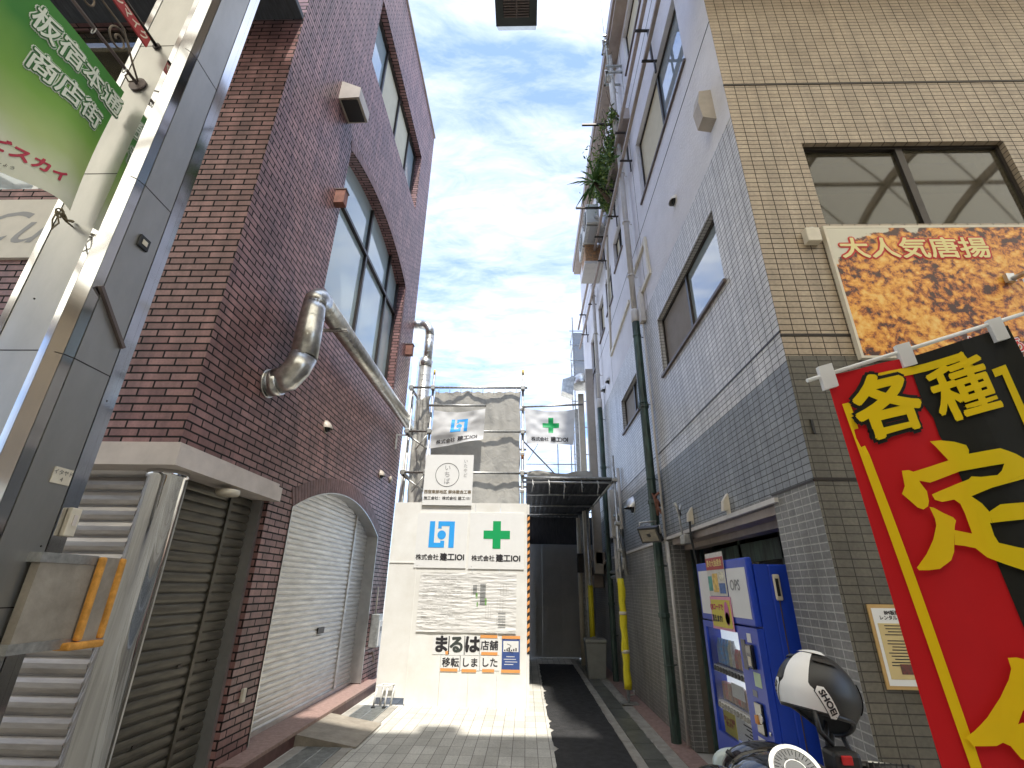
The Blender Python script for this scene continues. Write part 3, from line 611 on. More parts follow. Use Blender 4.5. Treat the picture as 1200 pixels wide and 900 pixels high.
box('sun_block_strip', M_under, (-14, 3.171, 8.05), (-2.76, 3.64, 8.12), ar)  # added strip over the gutter gap, keeps sun off the brick front
for a, b in (((-14, 2.8, 7.86), (14, 3.17, 8.3)), ((-14, -5.7, 7.86), (14, -5.3, 8.3))): box('gutter', M_beige, a, b, ar)
ob = thing('opposite_building', 'plain beige shopfront row across the arcade street', 'building', (0, -6, 0))
box('wall', M_tan, (-14, -6.4, 0), (14, -5.72, 8.2), ob)
for x in range(-12, 12, 4): box('shop_front', M_dark, (x, -5.719, .1), (x + 3.2, -5.68, 2.4), ob); box('shop_sign', M_white, (x, -5.715, 2.7), (x + 3.4, -5.6, 3.5), ob)

# hanging hood at the top of the view
hd = thing('hanging_smoke_hood', 'dark hanging box with a slatted grille under the arcade edge at top centre', 'hood', (-.13, 3.4, 7.6))
k = MB(); k.box((-.37, 3.19, 7.70), (.105, 3.56, 8.25)); k.build('casing', mat('dark_green_casing', (.02, .028, .028), .4), hd)
k = MB(); k.hexa([(-.365, 3.561, 7.7), (.10, 3.561, 7.7), (.095, 3.63, 7.74), (-.345, 3.63, 7.74), (-.365, 3.561, 8.0), (.10, 3.561, 8.0), (.095, 3.63, 7.96), (-.345, 3.63, 7.96)]); k.build('end_flange', M_alu, hd)
k = MB(); k.box((-.28, 3.2, 7.688), (.02, 3.46, 7.699)); k.build('grille_back', M_dark, hd)
k = MB()
for i in range(9): k.box((-.275, 3.215 + i * .028, 7.672), (.015, 3.228 + i * .028, 7.687))
k.box((-.135, 3.2, 7.670), (-.12, 3.46, 7.6865)); k.build('grille', M_sill, hd)

# ================================================================== OBJECTS, LEFT SIDE
# ---- stainless arcade column
cl = thing('arcade_column', 'tall stainless clad arcade column at the left edge with mirrored corner strips', 'column', (-2.9, 2.65, 0))
H_ = 8.0
k = MB(); k.box((-3.07, 2.405, 0), (-2.80, 2.88, H_)); k.box((-2.80, 2.515, 0), (-2.683, 2.775, H_)); k.build('panel_cladding', M_steel, cl)
k = MB(); k.hexa([(-2.797, 2.402, 0), (-2.752, 2.40, 0), (-2.752, 2.50, 0), (-2.797, 2.50, 0), (-2.797, 2.402, H_), (-2.752, 2.40, H_), (-2.752, 2.50, H_), (-2.797, 2.50, H_)])
k.prism([(-2.750, 2.40), (-2.700, 2.452), (-2.750, 2.508)], 'z', 0, H_); k.prism([(-2.698, 2.454), (-2.686, 2.510), (-2.748, 2.512)], 'z', 0, H_); k.build('mirror_corner', M_mirror, cl)
k = MB(); k.box((-3.12, 2.40, 0), (-3.074, 2.6, H_)); k.build('mirror_edge', M_mirror, cl)
k = MB(); k.box((-2.79, 2.78, 0), (-2.68, 2.845, H_)); k.box((-2.75, 2.85, 0), (-2.684, 2.887, H_)); k.build('mirror_edge', M_mirror, cl)
k = MB()
for z in (1.52, 2.87, 4.22, 5.57, 6.92):
    k.box((-3.071, 2.4035, z - .003), (-2.752, 2.42, z + .003)); k.box((-2.72, 2.514, z - .003), (-2.6815, 2.776, z + .003)); k.prism([(-2.753, 2.3985), (-2.6985, 2.452), (-2.6845, 2.512), (-2.75, 2.513)], 'z', z - .003, z + .003)
k.build('joint', M_frame, cl)
for i in range(6):
    pass
k = MB()
for p in ((40, 350), (125, 470), (48, 640), (38, 695)):
    q = pX(*p, -2.681); k.lathe(q, [(.006, 0), (.004, .004)], 8, 'x')
k.build('screw', M_frame, cl)
# items on the column
o = MB(); c = pX(167, 285, -2.683); o.box((c.x, c.y - .045, c.z - .045), (c.x + .018, c.y + .045, c.z + .045), .004); po = o.build('wall_plate', M_black); tag(po, 'small square dark plate fixed high on the stainless column', 'plate')
box('inset', M_cream, (c.x + .0185, c.y - .022, c.z - .018), (c.x + .021, c.y + .022, c.z + .018), po)
a, b = pX(118, 335, -2.67), pX(144, 408, -2.67); o = MB(); d = (b - a).normalized(); s_ = Vector((0, d.z, -d.y)) * .012
o.hexa([a - s_ + Vector((-.012, 0, 0)), a + s_ + Vector((-.012, 0, 0)), b + s_ + Vector((-.012, 0, 0)), b - s_ + Vector((-.012, 0, 0)), a - s_ + Vector((.012, 0, 0)), a + s_ + Vector((.012, 0, 0)), b + s_ + Vector((.012, 0, 0)), b - s_ + Vector((.012, 0, 0))]); tag(o.build('metal_bar', M_sill), 'brown metal bar screwed diagonally to the side of the stainless column', 'bar')
c = pX(72, 558, -2.681); nb = box('number_plate', M_cream, (c.x, c.y - .06, c.z - .045), (c.x + .006, c.y + .06, c.z + .045)); tag(nb, 'cream label plate with katakana and number 4 on the stainless column', 'plate')
place2d('lettering', text2d('イタヤド', .032), M_ink, nb, (c.x + .007, c.y, c.z + .016), (0, 1, 0), (0, 0, 1), .001)
place2d('lettering', text2d('4', .034), M_ink, nb, (c.x + .007, c.y, c.z - .02), (0, 1, 0), (0, 0, 1), .001)
c = pX(82, 612, -2.67); o = box('intercom', M_cream, (c.x - .01, c.y - .035, c.z - .08), (c.x + .022, c.y + .035, c.z + .08), None, .006); tag(o, 'small cream intercom on the far edge of the stainless column', 'intercom'); box('button', M_band, (c.x + .0225, c.y - .012, c.z - .02), (c.x + .028, c.y + .012, c.z + .04), o)
# board with foam edges strapped to the column
bd = thing('edge_padded_board', 'grey board with worn orange foam edges strapped to the column', 'board', (-2.6, 3.0, 1.3))
k = MB(); k.box((-2.66, 2.70, 1.34), (-2.61, 3.06, 1.78)); k.box((-2.665, 3.07, 1.33), (-2.585, 3.22, 1.79)); k.box((-2.72, 3.225, 1.36), (-2.68, 3.38, 1.76)); k.build('board', M_wood, bd)
for y in (3.05, 3.205): box('edge_foam', M_orangefoam, (-2.60, y, 1.335), (-2.56, y + .035, 1.79), bd, .012)
box('edge_foam', M_orangefoam, (-2.66, 3.0, 1.29), (-2.555, 3.25, 1.33), bd, .012); box('edge_foam', M_orangefoam, (-2.72, 3.25, 1.34), (-2.66, 3.3, 1.37), bd, .01)
for z in (1.745, 1.30): box('strap', M_galv, (-2.73, 2.69, z), (-2.605, 3.06, z + .05), bd)

# ---- shopping-street pennant and red sign, both on rods reaching out from the column face towards the street
mg = bpy.data.materials.new('pennant_print'); t, b_ = nodes(mg); A = t.nodes.new; K = t.links.new
co = A('ShaderNodeTexCoord'); sp = A('ShaderNodeSeparateXYZ'); K(co.outputs['Object'], sp.inputs[0]); nz = A('ShaderNodeTexNoise'); nz.inputs['Scale'].default_value = 3; K(co.outputs['Object'], nz.inputs[0])
ad = A('ShaderNodeMath'); ad.operation = 'MULTIPLY_ADD'; K(nz.outputs[0], ad.inputs[0]); ad.inputs[1].default_value = .22; K(sp.outputs[2], ad.inputs[2])
rp = A('ShaderNodeValToRGB'); e = rp.color_ramp.elements; e[0].position = .22; e[0].color = (.68, .68, .54, 1); e[1].position = .98; e[1].color = (.045, .20, .03, 1); q = e.new(.45); q.color = (.40, .50, .20, 1); q = e.new(.70); q.color = (.19, .36, .06, 1)
K(ad.outputs[0], rp.inputs[0]); K(rp.outputs[0], b_.inputs['Base Color']); b_.inputs['Roughness'].default_value = .75
q0 = pY(162, 100, 2.4); XF = q0.x + .0; ZF = q0.z
tr_, br_ = pX(146, 108, XF), pX(62, 243, XF)
tl_ = pX(60, 0, XF); zt = tr_.z; FW, FH = .88, zt - br_.z
def Spen(u, v):
    y = tr_.y - FW * (1 - u); z = br_.z + FH * v - .05 * math.sin(u * 5) * (1 - v)
    return Vector((XF + .035 * math.sin(u * 9 + v * 2.5) * (1.1 - v), y, z))
pf = thing('street_pennant', 'green hanging pennant with outlined shopping street name on a scrolled iron rod', 'pennant', (XF, tr_.y, br_.z))
M_pwhite = mat('pennant_white', (.66, .70, .60), .7, var=.05)
fl = cloth('pennant_cloth', mg, Spen, 40, 30, pf); ps = (FW, FH)
for m_, bo, of in ((M_pwhite, .017, .002), (mat('dark_green_ink', (.03, .14, .03), .6, var=.05), .011, .0055), (M_pwhite, .003, .009)):
    on_cloth('lettering', move2d(text2d('板宿本通', .175, bo, sx=.95, shear=0), FW * .66, FH * .85), m_, fl, Spen, of, .05, ps)
    on_cloth('lettering', move2d(text2d('商店街', .175, bo, sx=.95), FW * .66, FH * .64), m_, fl, Spen, of, .05, ps)
on_cloth('print', move2d(text2d('いたやどスカイ', .095, .004), FW * .50, FH * .13), mat('pink_ink', (.45, .03, .06), .6, var=.05), fl, Spen, .004, .05, ps)
on_cloth('print', move2d(text2d('いつもの街で、会いましょう', .028), FW * .42, FH * .045), M_ink, fl, Spen, .004, .05, ps)
k = MB(); k.tube([(XF, 2.4, ZF), (XF, 1.3, ZF)], .011, 8); k.build('rod', M_sill, pf)
k = MB(); k.lathe((XF, 2.385, ZF), [(.062, 0), (.062, .015), (.03, .016)], 20, 'y'); k.build('mount_plate', M_sill, pf)
k = MB()
for c0, r0, sg in ((2.15, .10, 1), (1.88, .075, -1)):
    k.tube([(XF, c0 + sg * (r0 - .0022 * i) * math.cos(i * .28), ZF + .13 + (r0 - .0022 * i) * math.sin(i * .28)) for i in range(38)], .007, 6)
k.tube([(XF, 2.39, ZF + .02), (XF, 2.3, ZF + .10), (XF, 2.15, ZF + .25), (XF, 1.9, ZF + .24), (XF, 1.6, ZF + .1), (XF, 1.45, ZF + .02)], .007, 6)
k.tube([(XF, 2.36, ZF - .01), (XF, 2.33, ZF - .06), (XF, 2.29, ZF - .05), (XF, 2.30, ZF - .02)], .006, 6); k.build('iron_scroll', mat('bronze_scroll', (.13, .10, .07), .5, .5), pf)
for yy in (2.27, 2.0, 1.72): k = MB(); k.tube([(XF + .012 * math.cos(i), yy, ZF - .02 + .03 * math.sin(i)) for i in [j * .7 for j in range(10)]], .004, 6); k.build('hook', M_galv, pf)
k = MB(); q = Vector((XF, br_.y + .03, br_.z - .0))
k.tube([q + Vector((.02 * math.cos(i * .7), .03 * math.sin(i * .7) + i * .004, .02 * math.cos(i * .9))) for i in range(24)], .006, 6)
k.tube([q, q + Vector((0, .07, -.02)), Vector((XF, 2.402, q.z - .02))], .006, 6); k.tube([q, q + Vector((.01, -.01, -.08)), q + Vector((0, .02, -.13))], .005, 6); k.tube([q, q + Vector((.01, .03, -.07)), q + Vector((.02, .0, -.14))], .005, 6); k.build('rope_knot', mat('rope', (.16, .13, .08), .9), pf)
q1 = pY(184, 55, 2.4)
rs = thing('red_hanging_sign', 'narrow dark red sign with cream katakana on a rod above the green pennant', 'sign', (q1.x, 2.35, q1.z - .1))
k = MB(); k.tube([(q1.x, 2.4, q1.z), (q1.x, 1.3, q1.z)], .013, 8); k.lathe((q1.x, 2.387, q1.z), [(.03, 0), (.03, .012)], 12, 'y'); k.build('rod', M_frame, rs)
k = MB(); k.box((q1.x - .006, 1.35, q1.z - .115), (q1.x + .006, 2.33, q1.z - .02)); pl = k.build('sign_plate', M_red, rs)
place2d('lettering', text2d('ワイヤレスリモコンマイク', .082, .002, 'RIGHT'), M_cream, pl, (q1.x + .006, 2.315, q1.z - .068), (0, 1, 0), (0, 0, 1), .002)
# script sign on the brick front
ss = box('shop_sign_board', mat('cream_sign', (.62, .58, .50), .5, var=.06), (-6.3, LY - .04, 4.46), (-4.62, LY - .002, 5.17)); tag(ss, 'cream sign board with flowing script under the left window', 'sign')
place2d('lettering', text2d('Cuz', .55, -.004, shear=.55, sx=1.2), M_inkgrey, ss, (-4.98, LY - .04, 4.80), (1, 0, 0), (0, 0, 1), .002)
# ---- ducts
def ribs(k, a, b, r, step, w=.006):
    a, b = Vector(a), Vector(b); d = b - a; n = int(d.length / step); dn = d.normalized()
    for i in range(1, n): p = a + dn * step * i; k.tube([p - dn * w, p + dn * w], r, 16, False)
dk = thing('exhaust_duct', 'shiny spiral exhaust duct bent out of the brick wall and run to the rear', 'duct', (-2.6, 4.7, 3.5))
P0 = Vector((-2.42, 4.66, 4.0))
k = MB(); k.tube([(-2.74, 4.66, 3.62), (-2.62, 4.66, 3.64)], .142, 24); k.tube([(-2.66, 4.66, 3.645), (-2.55, 4.66, 3.68), (-2.47, 4.66, 3.80), (-2.42, 4.66, 3.95)], .142, 24)
fl2 = k.build('elbow', M_duct, dk)
k = MB(); k.lathe((-2.75, 4.66, 3.62), [(.155, 0), (.155, .02)], 24, 'x'); k.build('flange', M_duct, dk)
k = MB(); k.tube([(-2.42, 4.66, 3.93), (-2.42, 4.66, 4.25), (-2.42, 4.66, 4.5), (-2.42, 4.66, 4.62)], [.142, .138, .130, .122], 24); ribs(k, (-2.42, 4.66, 3.9), (-2.42, 4.66, 4.55), .139, .13, .008); k.build('riser', M_duct, dk)
k = MB(); k.tube([(-2.42, 4.66, 4.58), (-2.42, 4.675, 4.67), (-2.42, 4.73, 4.725), (-2.42, 4.84, 4.74)], .126, 20); k.build('elbow', M_duct, dk)
k = MB(); k.tube([(-2.42, 4.82, 4.74), (-2.42, 10.2, 4.74)], .115, 20); ribs(k, (-2.42, 4.82, 4.74), (-2.42, 10.2, 4.74), .120, .13, .004); k.build('long_pipe', M_duct, dk)
k = MB(); k.tube([(-2.42, 10.1, 4.74), (-2.42, 10.27, 4.74), (-2.42, 10.4, 4.82), (-2.42, 10.42, 4.98)], .126, 20); k.build('elbow', M_duct, dk); k = MB(); k.tube([(-2.38, 10.42, 7.35), (-2.40, 10.42, 7.50), (-2.47, 10.42, 7.62), (-2.60, 10.42, 7.66)], .116, 20); k.build('elbow', M_duct, dk)
k = MB(); k.tube([(-2.42, 10.42, 3.9), (-2.42, 10.42, 6.55)], .148, 20); ribs(k, (-2.42, 10.42, 3.9), (-2.42, 10.42, 6.5), .152, .13, .004); k.tube([(-2.42, 10.42, 6.5), (-2.42, 10.42, 6.6), (-2.40, 10.42, 6.68)], .158, 20); k.tube([(-2.39, 10.42, 6.65), (-2.38, 10.42, 7.4)], .112, 20); ribs(k, (-2.39, 10.42, 6.65), (-2.38, 10.42, 7.4), .116, .12, .004); k.tube([(-2.55, 10.42, 7.66), (-2.9, 10.42, 7.66)], .110, 20); k.build('rear_riser', M_duct, dk)
k = MB()
for y in (5.25, 9.75):
    k.box((-2.75, y, 4.60), (-2.25, y + .02, 4.625)); k.box((-2.75, y + .035, 4.60), (-2.25, y + .055, 4.625)); k.box((-2.748, y, 4.30), (-2.72, y + .04, 4.6))
    for i in range(8): k.box((-2.7 + i * .055, y + .02, 4.602), (-2.69 + i * .055, y + .035, 4.622))
k.build('bracket', M_galv, dk)
# ---- things on the left wall
lf = pX(402, 117, LX)
wl = thing('wall_floodlight', 'boxy beige floodlight high on the left brick wall', 'light', (LX, lf.y, lf.z))
k = MB(); y0, zz0 = lf.y - .13, lf.z - .12
k.prism([(LX, zz0 - .02), (LX + .30, zz0 - .0), (LX + .30, zz0 + .2), (LX + .02, zz0 + .34), (LX, zz0 + .34)], 'y', y0, y0 + .42); k.build('housing', M_beige, wl)
k = MB(); k.box((LX + .03, y0 + .03, zz0 - .028), (LX + .27, y0 + .39, zz0 - .021)); k.build('lens', M_black, wl)
def rustbox(p, s, label):
    c = pX(*p, LX); t_ = thing('wall_box', label, 'box', (LX, c.y, c.z), 'rust brown boxes on the left wall')
    box('casing', M_rust, (LX, c.y - s * .45, c.z - s), (LX + s * 1.1, c.y + s * .45, c.z + s * .8), t_); box('lid', M_sill, (LX, c.y - s * .52, c.z + s * .8), (LX + s * 1.2, c.y + s * .52, c.z + s * .95), t_); return t_
rustbox((394, 232), .13, 'rust brown box on the left wall beside the arched window'); rustbox((476, 410), .14, 'rust brown box near the far end of the left wall beside the duct elbow')
def hoodvent(name, X, y, z, r, m, label, sg, grp=None, cat='vent'):
    t_ = thing(name, label, cat, (X, y, z), grp)
    k = MB(); nA, nB = 14, 8; vs = []
    for i in range(nA + 1):
        a = math.pi * i / nA
        for j in range(nB + 1):
            b = (math.pi / 2) * j / nB; vs.append((X + sg * r * 1.05 * math.cos(b) * math.sin(a) ** .5, y - r * math.cos(a), z + r * math.sin(b) * math.sin(a) * 1.0 - (r * .35 * math.cos(b))))
    k.raw(vs, [(i * (nB + 1) + j, i * (nB + 1) + j + 1, (i + 1) * (nB + 1) + j + 1, (i + 1) * (nB + 1) + j) for i in range(nA) for j in range(nB)], True)
    k.build('hood', m, t_)
    k = MB(); k.lathe((X - .002 if sg > 0 else X + .002, y, z), [(r * 1.05, 0), (r * 1.05, sg * .012)], 20, 'x'); k.build('flange', m, t_)
    k = MB(); k.lathe((X + sg * .012, y, z - r * .15), [(r * .75, 0), (r * .75, sg * .02)], 16, 'x'); k.build('opening', M_dark, t_); return t_
c = pX(382, 500, LX); hoodvent('hooded_vent', LX, c.y, c.z, .085, M_beige, 'larger beige hooded vent in the brick under the long duct', 1, 'vents on the left wall')
c = pX(446, 556, LX); hoodvent('hooded_vent', LX, c.y, c.z, .085, M_beige, 'beige hooded vent above the far end of the shutter arch', 1, 'vents on the left wall')
c = pX(457, 562, LX); k = MB(); k.lathe((LX, c.y, c.z), [(.07, 0), (.07, .02), (.03, .045)], 16, 'x'); tag(k.build('round_vent_cap', M_beige), 'flat round beige vent cap at the far corner of the left wall', 'vent', None)
c = pX(283, 815, LX); o = box('doorbell', M_cream, (LX, c.y - .03, c.z - .06), (LX + .03, c.y + .03, c.z + .06), None, .006); tag(o, 'small cream switch cover on the bricks left of the arched shutter', 'switch')
c = pX(437, 737, LX); mb_ = thing('meter_box', 'silver and white meter box on the bricks right of the arched shutter', 'meter', (LX, c.y, c.z - .3))
box('casing', M_grate, (LX, c.y - .2, c.z - .28), (LX + .15, c.y + .04, c.z + .25), mb_, .01); box('meter_face', M_white, (LX + .151, c.y - .17, c.z - .25), (LX + .165, c.y + .0, c.z + .14), mb_); box('display', M_inkgrey, (LX + .166, c.y - .14, c.z - .02), (LX + .17, c.y - .03, c.z + .05), mb_)
tube('conduit', M_cream, [(LX + .03, c.y - .05, c.z + .25), (LX + .03, c.y - .05, c.z + .7)], .014, mb_)
c = pX(432, 772, LX); k = MB(); k.tube([(LX, c.y, c.z + .08), (LX + .06, c.y, c.z + .08), (LX + .09, c.y, c.z + .02), (LX + .09, c.y, c.z - .05)], .018, 10); k.lathe((LX + .06, c.y, c.z + .09), [(.03, 0), (.03, .02)], 10); tag(k.build('water_tap', M_beige), 'small dull brass tap below the silver meter box', 'tap')
# thin cable on the wall
c0 = pX(500, 452 * 1.0, -2.7)
# white drainpipe in the gap behind the far corner of the brick building
k = MB(); k.tube([(LX + .1, 10.33, 0), (LX + .1, 10.33, 6.7)], .055, 12); tag(k.build('white_downpipe', M_white), 'white downpipe at the far corner of the left brick building', 'pipe')
# ramp plate, white frame
k = MB(); k.hexa([(-2.56, 6.42, 0), (-1.88, 6.42, 0), (-1.88, 7.45, 0), (-2.56, 7.45, 0), (-2.56, 6.42, .118), (-1.86, 6.42, .016), (-1.86, 7.45, .016), (-2.56, 7.45, .118)]); rm = k.build('ramp_plate', M_wood); tag(rm, 'worn grey wedge ramp laid against the step before the arched shutter', 'ramp')
c = pZ(447, 829, 0); wf = thing('white_frame_bracket', 'small white painted metal frame standing at the foot of the hoarding', 'bracket', (c.x, c.y, 0))
for dx in (-.1, .06):
    tube('leg', M_white, [(c.x + dx, c.y - .1, .0), (c.x + dx + .03, c.y - .1, .27)], .013, wf, 8); tube('leg', M_white, [(c.x + dx + .05, c.y + .08, .0), (c.x + dx + .08, c.y + .08, .27)], .013, wf, 8)
k = MB(); zt_ = .275
for a, b in (((-.07, -.1), (.09, -.1)), ((.09, -.1), (.14, .08)), ((.14, .08), (-.02, .08)), ((-.02, .08), (-.07, -.1))): k.box((c.x + min(a[0], b[0]) - .013, c.y + min(a[1], b[1]) - .013, zt_), (c.x + max(a[0], b[0]) + .013, c.y + max(a[1], b[1]) + .013, zt_ + .02)) if a[1] == b[1] else k.tube([(c.x + a[0], c.y + a[1], zt_ + .01), (c.x + b[0], c.y + b[1], zt_ + .01)], .012, 8)
k.build('top_frame', M_white, wf)
for dx in (-.1, .06): box('foot', M_black, (c.x + dx - .025, c.y - .12, 0), (c.x + dx + .025, c.y - .07, .025), wf)

# ================================================================== HOARDING, SIGNS, SCAFFOLD
HY = 8.56
ho = thing('site_hoarding', 'white construction hoarding closing the end of the alley', 'hoarding', (-1.1, HY, 0))
hx = [-2.29, -1.83, -1.32, -.88, -.44, .02]
for i, (a, b) in enumerate(zip(hx, hx[1:])):
    z0 = .1 if i == 0 else 0.0
    box('panel', M_hoard, (a + .002, HY, z0), (b - .002, HY + .03, 3.02), ho)
box('corner_post', M_hoard, (.021, HY - .012, 0), (.06, HY + .1, 3.0), ho); box('side_panel', M_white, (.03, HY + .1, 0), (.055, 14.2, 3.0), ho)
k = MB(); k.box((-2.28, HY - .01, 2.02), (-1.85, HY - .001, 2.035)); k.box((-1.84, HY - .008, 0.02), (-1.82, HY - .001, 2.9)); k.build('batten', M_hoard, ho)
st_ = thing('hazard_stripe', 'orange and black hazard striping down the right edge of the hoarding', 'stripe', (.045, HY - .02, .5))
k = MB(); k.box((.024, HY - .018, .72), (.064, HY - .013, 2.83)); k.build('backing', M_black, st_)
k = MB(); z = .74
while z < 2.78: k.hexa([(.0235, HY - .021, z), (.0645, HY - .021, z + .03), (.0645, HY - .0185, z + .03), (.0235, HY - .0185, z), (.0235, HY - .021, z + .055), (.0645, HY - .021, z + .085), (.0645, HY - .0185, z + .085), (.0235, HY - .0185, z + .055)]); z += .11
k.build('orange_stripes', M_orange, st_)
def sign_board(c, label, name='company_sign', m=M_white, th=.012, Y=HY, cat='sign', grp=None):
    c = [pY(*p, Y - th - .002) for p in c]; x0 = (c[0].x + c[3].x) / 2; x1 = (c[1].x + c[2].x) / 2; zt = (c[0].z + c[1].z) / 2; zb = (c[2].z + c[3].z) / 2
    o = MB(); o.box((x0, Y - th - .002, zb), (x1, Y - .002, zt)); o = o.build(name, m); tag(o, label, cat, grp); return o, x0, x1, zb, zt, Y - th - .002
RT_, UP_ = (1, 0, 0), (0, 0, 1)
for c, lab, lg in (([(490, 601), (548, 601), (546, 666), (485, 665)], 'white square sign with the blue square logo on the hoarding', 1), ([(551, 601), (615, 601), (613, 667), (549, 667)], 'white square sign with the green cross on the hoarding', 0)):
    o, x0, x1, zb, zt, yy = sign_board(c, lab, grp='company signs on the hoarding'); xc = (x0 + x1) / 2; zc = zb + (zt - zb) * .60
    place2d('logo' if lg else 'safety_cross', logo2d(.43) if lg else cross2d(.45), M_inkblue if lg else M_inkgreen, o, (xc, yy, zc), RT_, UP_, .003)
    place2d('lettering', text2d('株式会社', .098, .002), M_ink, o, (xc - .22, yy, zb + .16), RT_, UP_, .003)
    place2d('lettering', text2d('建工IOI', .125, .005), M_ink, o, (xc + .20, yy, zb + .165), RT_, UP_, .003)
    box('nail', M_galv, (x0 + .05, yy - .004, zb + .03), (x0 + .06, yy, zb + .04), o)
# white site sign standing above the hoarding
o, x0, x1, zb, zt, yy = sign_board([(499, 533), (555, 533), (553, 592), (495, 592)], 'white site sign with a thin black circle above the hoarding', Y=HY - .02); xc = (x0 + x1) / 2
W_ = x1 - x0; place2d('ring', ring2d(0, 0, .205, .213), M_ink, o, (x0 + .46 * W_ + .01, yy, zb + .56 * (zt - zb) + .03), RT_, UP_, .003)
for i, ch in enumerate('いちば'): place2d('lettering', text2d(ch, .115), M_inkgrey, o, (x0 + .47 * W_, yy, zb + .56 * (zt - zb) + .15 - i * .12), RT_, UP_, .003)
for i, ch in enumerate('いたやど'): place2d('lettering', text2d(ch, .075), M_inkgrey, o, (x0 + .84 * W_, yy, zt - .12 - i * .085), RT_, UP_, .003)
place2d('lettering', text2d('西宿東部地区 解体撤去工事', .068, .002), M_inkbrown, o, (xc, yy, zb + .225), RT_, UP_, .003)
place2d('lettering', text2d('施工会社：株式会社 建工101', .065, .001), M_ink, o, (xc, yy, zb + .115), RT_, UP_, .003)
# wrinkled plan sheet
pc = [pY(494, 670, HY - .03), pY(606, 672, HY - .03), pY(605, 742, HY - .03), pY(488, 740, HY - .03)]
PX0, PX1, PZ0, PZ1 = -1.74, -.15, 1.0, 1.88
def Spaper(u, v): 
    n = noise.noise(Vector((u * 5, v * 26, 1.3))) + .5 * noise.noise(Vector((u * 11 + 4, v * 50, 2)))
    return Vector((PX0 + (PX1 - PX0) * u, HY - .018 - .007 * n, PZ0 + (PZ1 - PZ0) * v))
psx = (PX1 - PX0, PZ1 - PZ0)
pp = thing('plan_sheet', 'large wrinkled plastic covered plan sheet pinned to the hoarding', 'notice', ((PX0 + PX1) / 2, HY, PZ0))
ps_ = cloth('sheet', M_paper, Spaper, 60, 90, pp)
rr = random.Random(3); shp = []
for i in range(26):
    y = .8 - i * .029; x = .06
    while x < .70:
        l_ = rr.uniform(.015, .11)
        if rr.random() < .62: shp.append(rect2d(x, y, min(x + l_, .72), y + .0045))
        x += l_ + .02
shp += [rect2d(.05, .84, 1.5, .843), rect2d(.05, .04, .75, .042), rect2d(.80, .05, .801, .84)]
for x0_, y0_, w_, h_ in ((.86, .52, .20, .2), (.97, .4, .13, .32), (1.1, .2, .12, .2), (1.28, .3, .14, .2), (1.28, .12, .14, .1), (1.33, .55, .14, .16)):
    for q in range(3): shp.append(rect2d(x0_ + q * w_ / 3, y0_, x0_ + q * w_ / 3 + .003, y0_ + h_))
    for q in range(4): shp.append(rect2d(x0_, y0_ + q * h_ / 3, x0_ + w_, y0_ + q * h_ / 3 + .003))
on_cloth('print', merge2d(*shp), mat('faint_print', (.36, .35, .33), .6, var=.02), ps_, Spaper, .002, .04, psx)
for n_, x0_, y0_, w_, st_y in ((16, 1.0, .40, .09, .02), (7, .88, .56, .07, .02), (6, 1.3, .075, .12, .04)):
    on_cloth('plan_drawing', merge2d(*[rect2d(x0_, y0_ + q * st_y, x0_ + w_, y0_ + q * st_y + .0135) for q in range(n_)]), mat('plan_ink', (.24, .25, .25), .6, var=.02), ps_, Spaper, .0025, .04, psx)
for q_ in ((.93, .5, .96, .58), (1.08, .40, 1.11, .5), (.95, .38, .97, .44)): on_cloth('plan_green', rect2d(*q_), mat('plan_green', (.2, .4, .12), .6, var=.02), ps_, Spaper, .003, .05, psx)
# moving notice: sheets of paper, one glyph group each
def paper(px0, px1, py0, py1, txt, size, bold, lab, m=M_ink, dy=0):
    a, b = pY(px0, py0, HY - .004), pY(px1, py1, HY - .004)
    o = box('paper_notice', M_papersm, (a.x, HY - .006, b.z), (b.x, HY - .003, a.z)); tag(o, lab, 'paper', 'moving notice sheets taped to the hoarding')
    if txt: place2d('lettering', text2d(txt, size, bold), m, o, ((a.x + b.x) / 2, HY - .006, (a.z + b.z) / 2 + dy), RT_, UP_, .0025)
    return o
paper(508, 526, 745, 767, 'ま', .25, .011, 'first and leftmost of the three bold black hiragana sheets'); paper(526, 544.3, 745, 768, 'る', .25, .011, 'middle of the three bold hiragana sheets, printed dark grey', mat('dark_grey_ink', (.05, .06, .055), .5, var=.02)); paper(544.5, 562, 745, 768, 'は', .25, .012, 'third bold black hiragana sheet, next to the orange taped one')
paper(562.2, 585, 747, 767.5, '店舗', .14, .003, 'small kanji sheet between two orange tapes beside the blue flyer', M_ink)
paper(517, 539, 768, 786, '移転', .135, .003, 'leftmost sheet of the lower row, with two kanji'); paper(539.2, 562, 768.2, 786, 'しま', .135, .003, 'middle sheet of the lower row, with two hiragana'); paper(562.2, 585, 768.2, 786, 'した', .135, .003, 'rightmost sheet of the lower row, with two hiragana')
tp = [(563, 583, 744, 748, 'topmost orange tape strip, above the small kanji sheet'), (564, 583, 764, 768, 'orange tape strip between the two rows of sheets'), (516, 536, 783, 787, 'leftmost orange tape strip of the bottom three'), (541, 558, 784, 788, 'middle orange tape strip of the bottom three'), (565, 579, 784, 788, 'rightmost orange tape strip of the bottom three'), (522, 525, 763, 767, 'tiny orange tape square under the bold hiragana sheets')]
for x0_, x1_, y0_, y1_, lab in tp:
    a, b = pY(x0_, y0_, HY - .01), pY(x1_, y1_, HY - .01); o = box('tape_strip', M_orange, (a.x, HY - .0105, b.z), (b.x, HY - .009, a.z)); tag(o, lab, 'tape', 'orange tape strips on the hoarding')
a, b = pY(588.5, 746, HY - .01), pY(609, 785, HY - .01)
o = thing('blue_flyer', 'navy blue flyer taped to the hoarding right of the moving notice', 'flyer', ((a.x + b.x) / 2, HY, b.z))
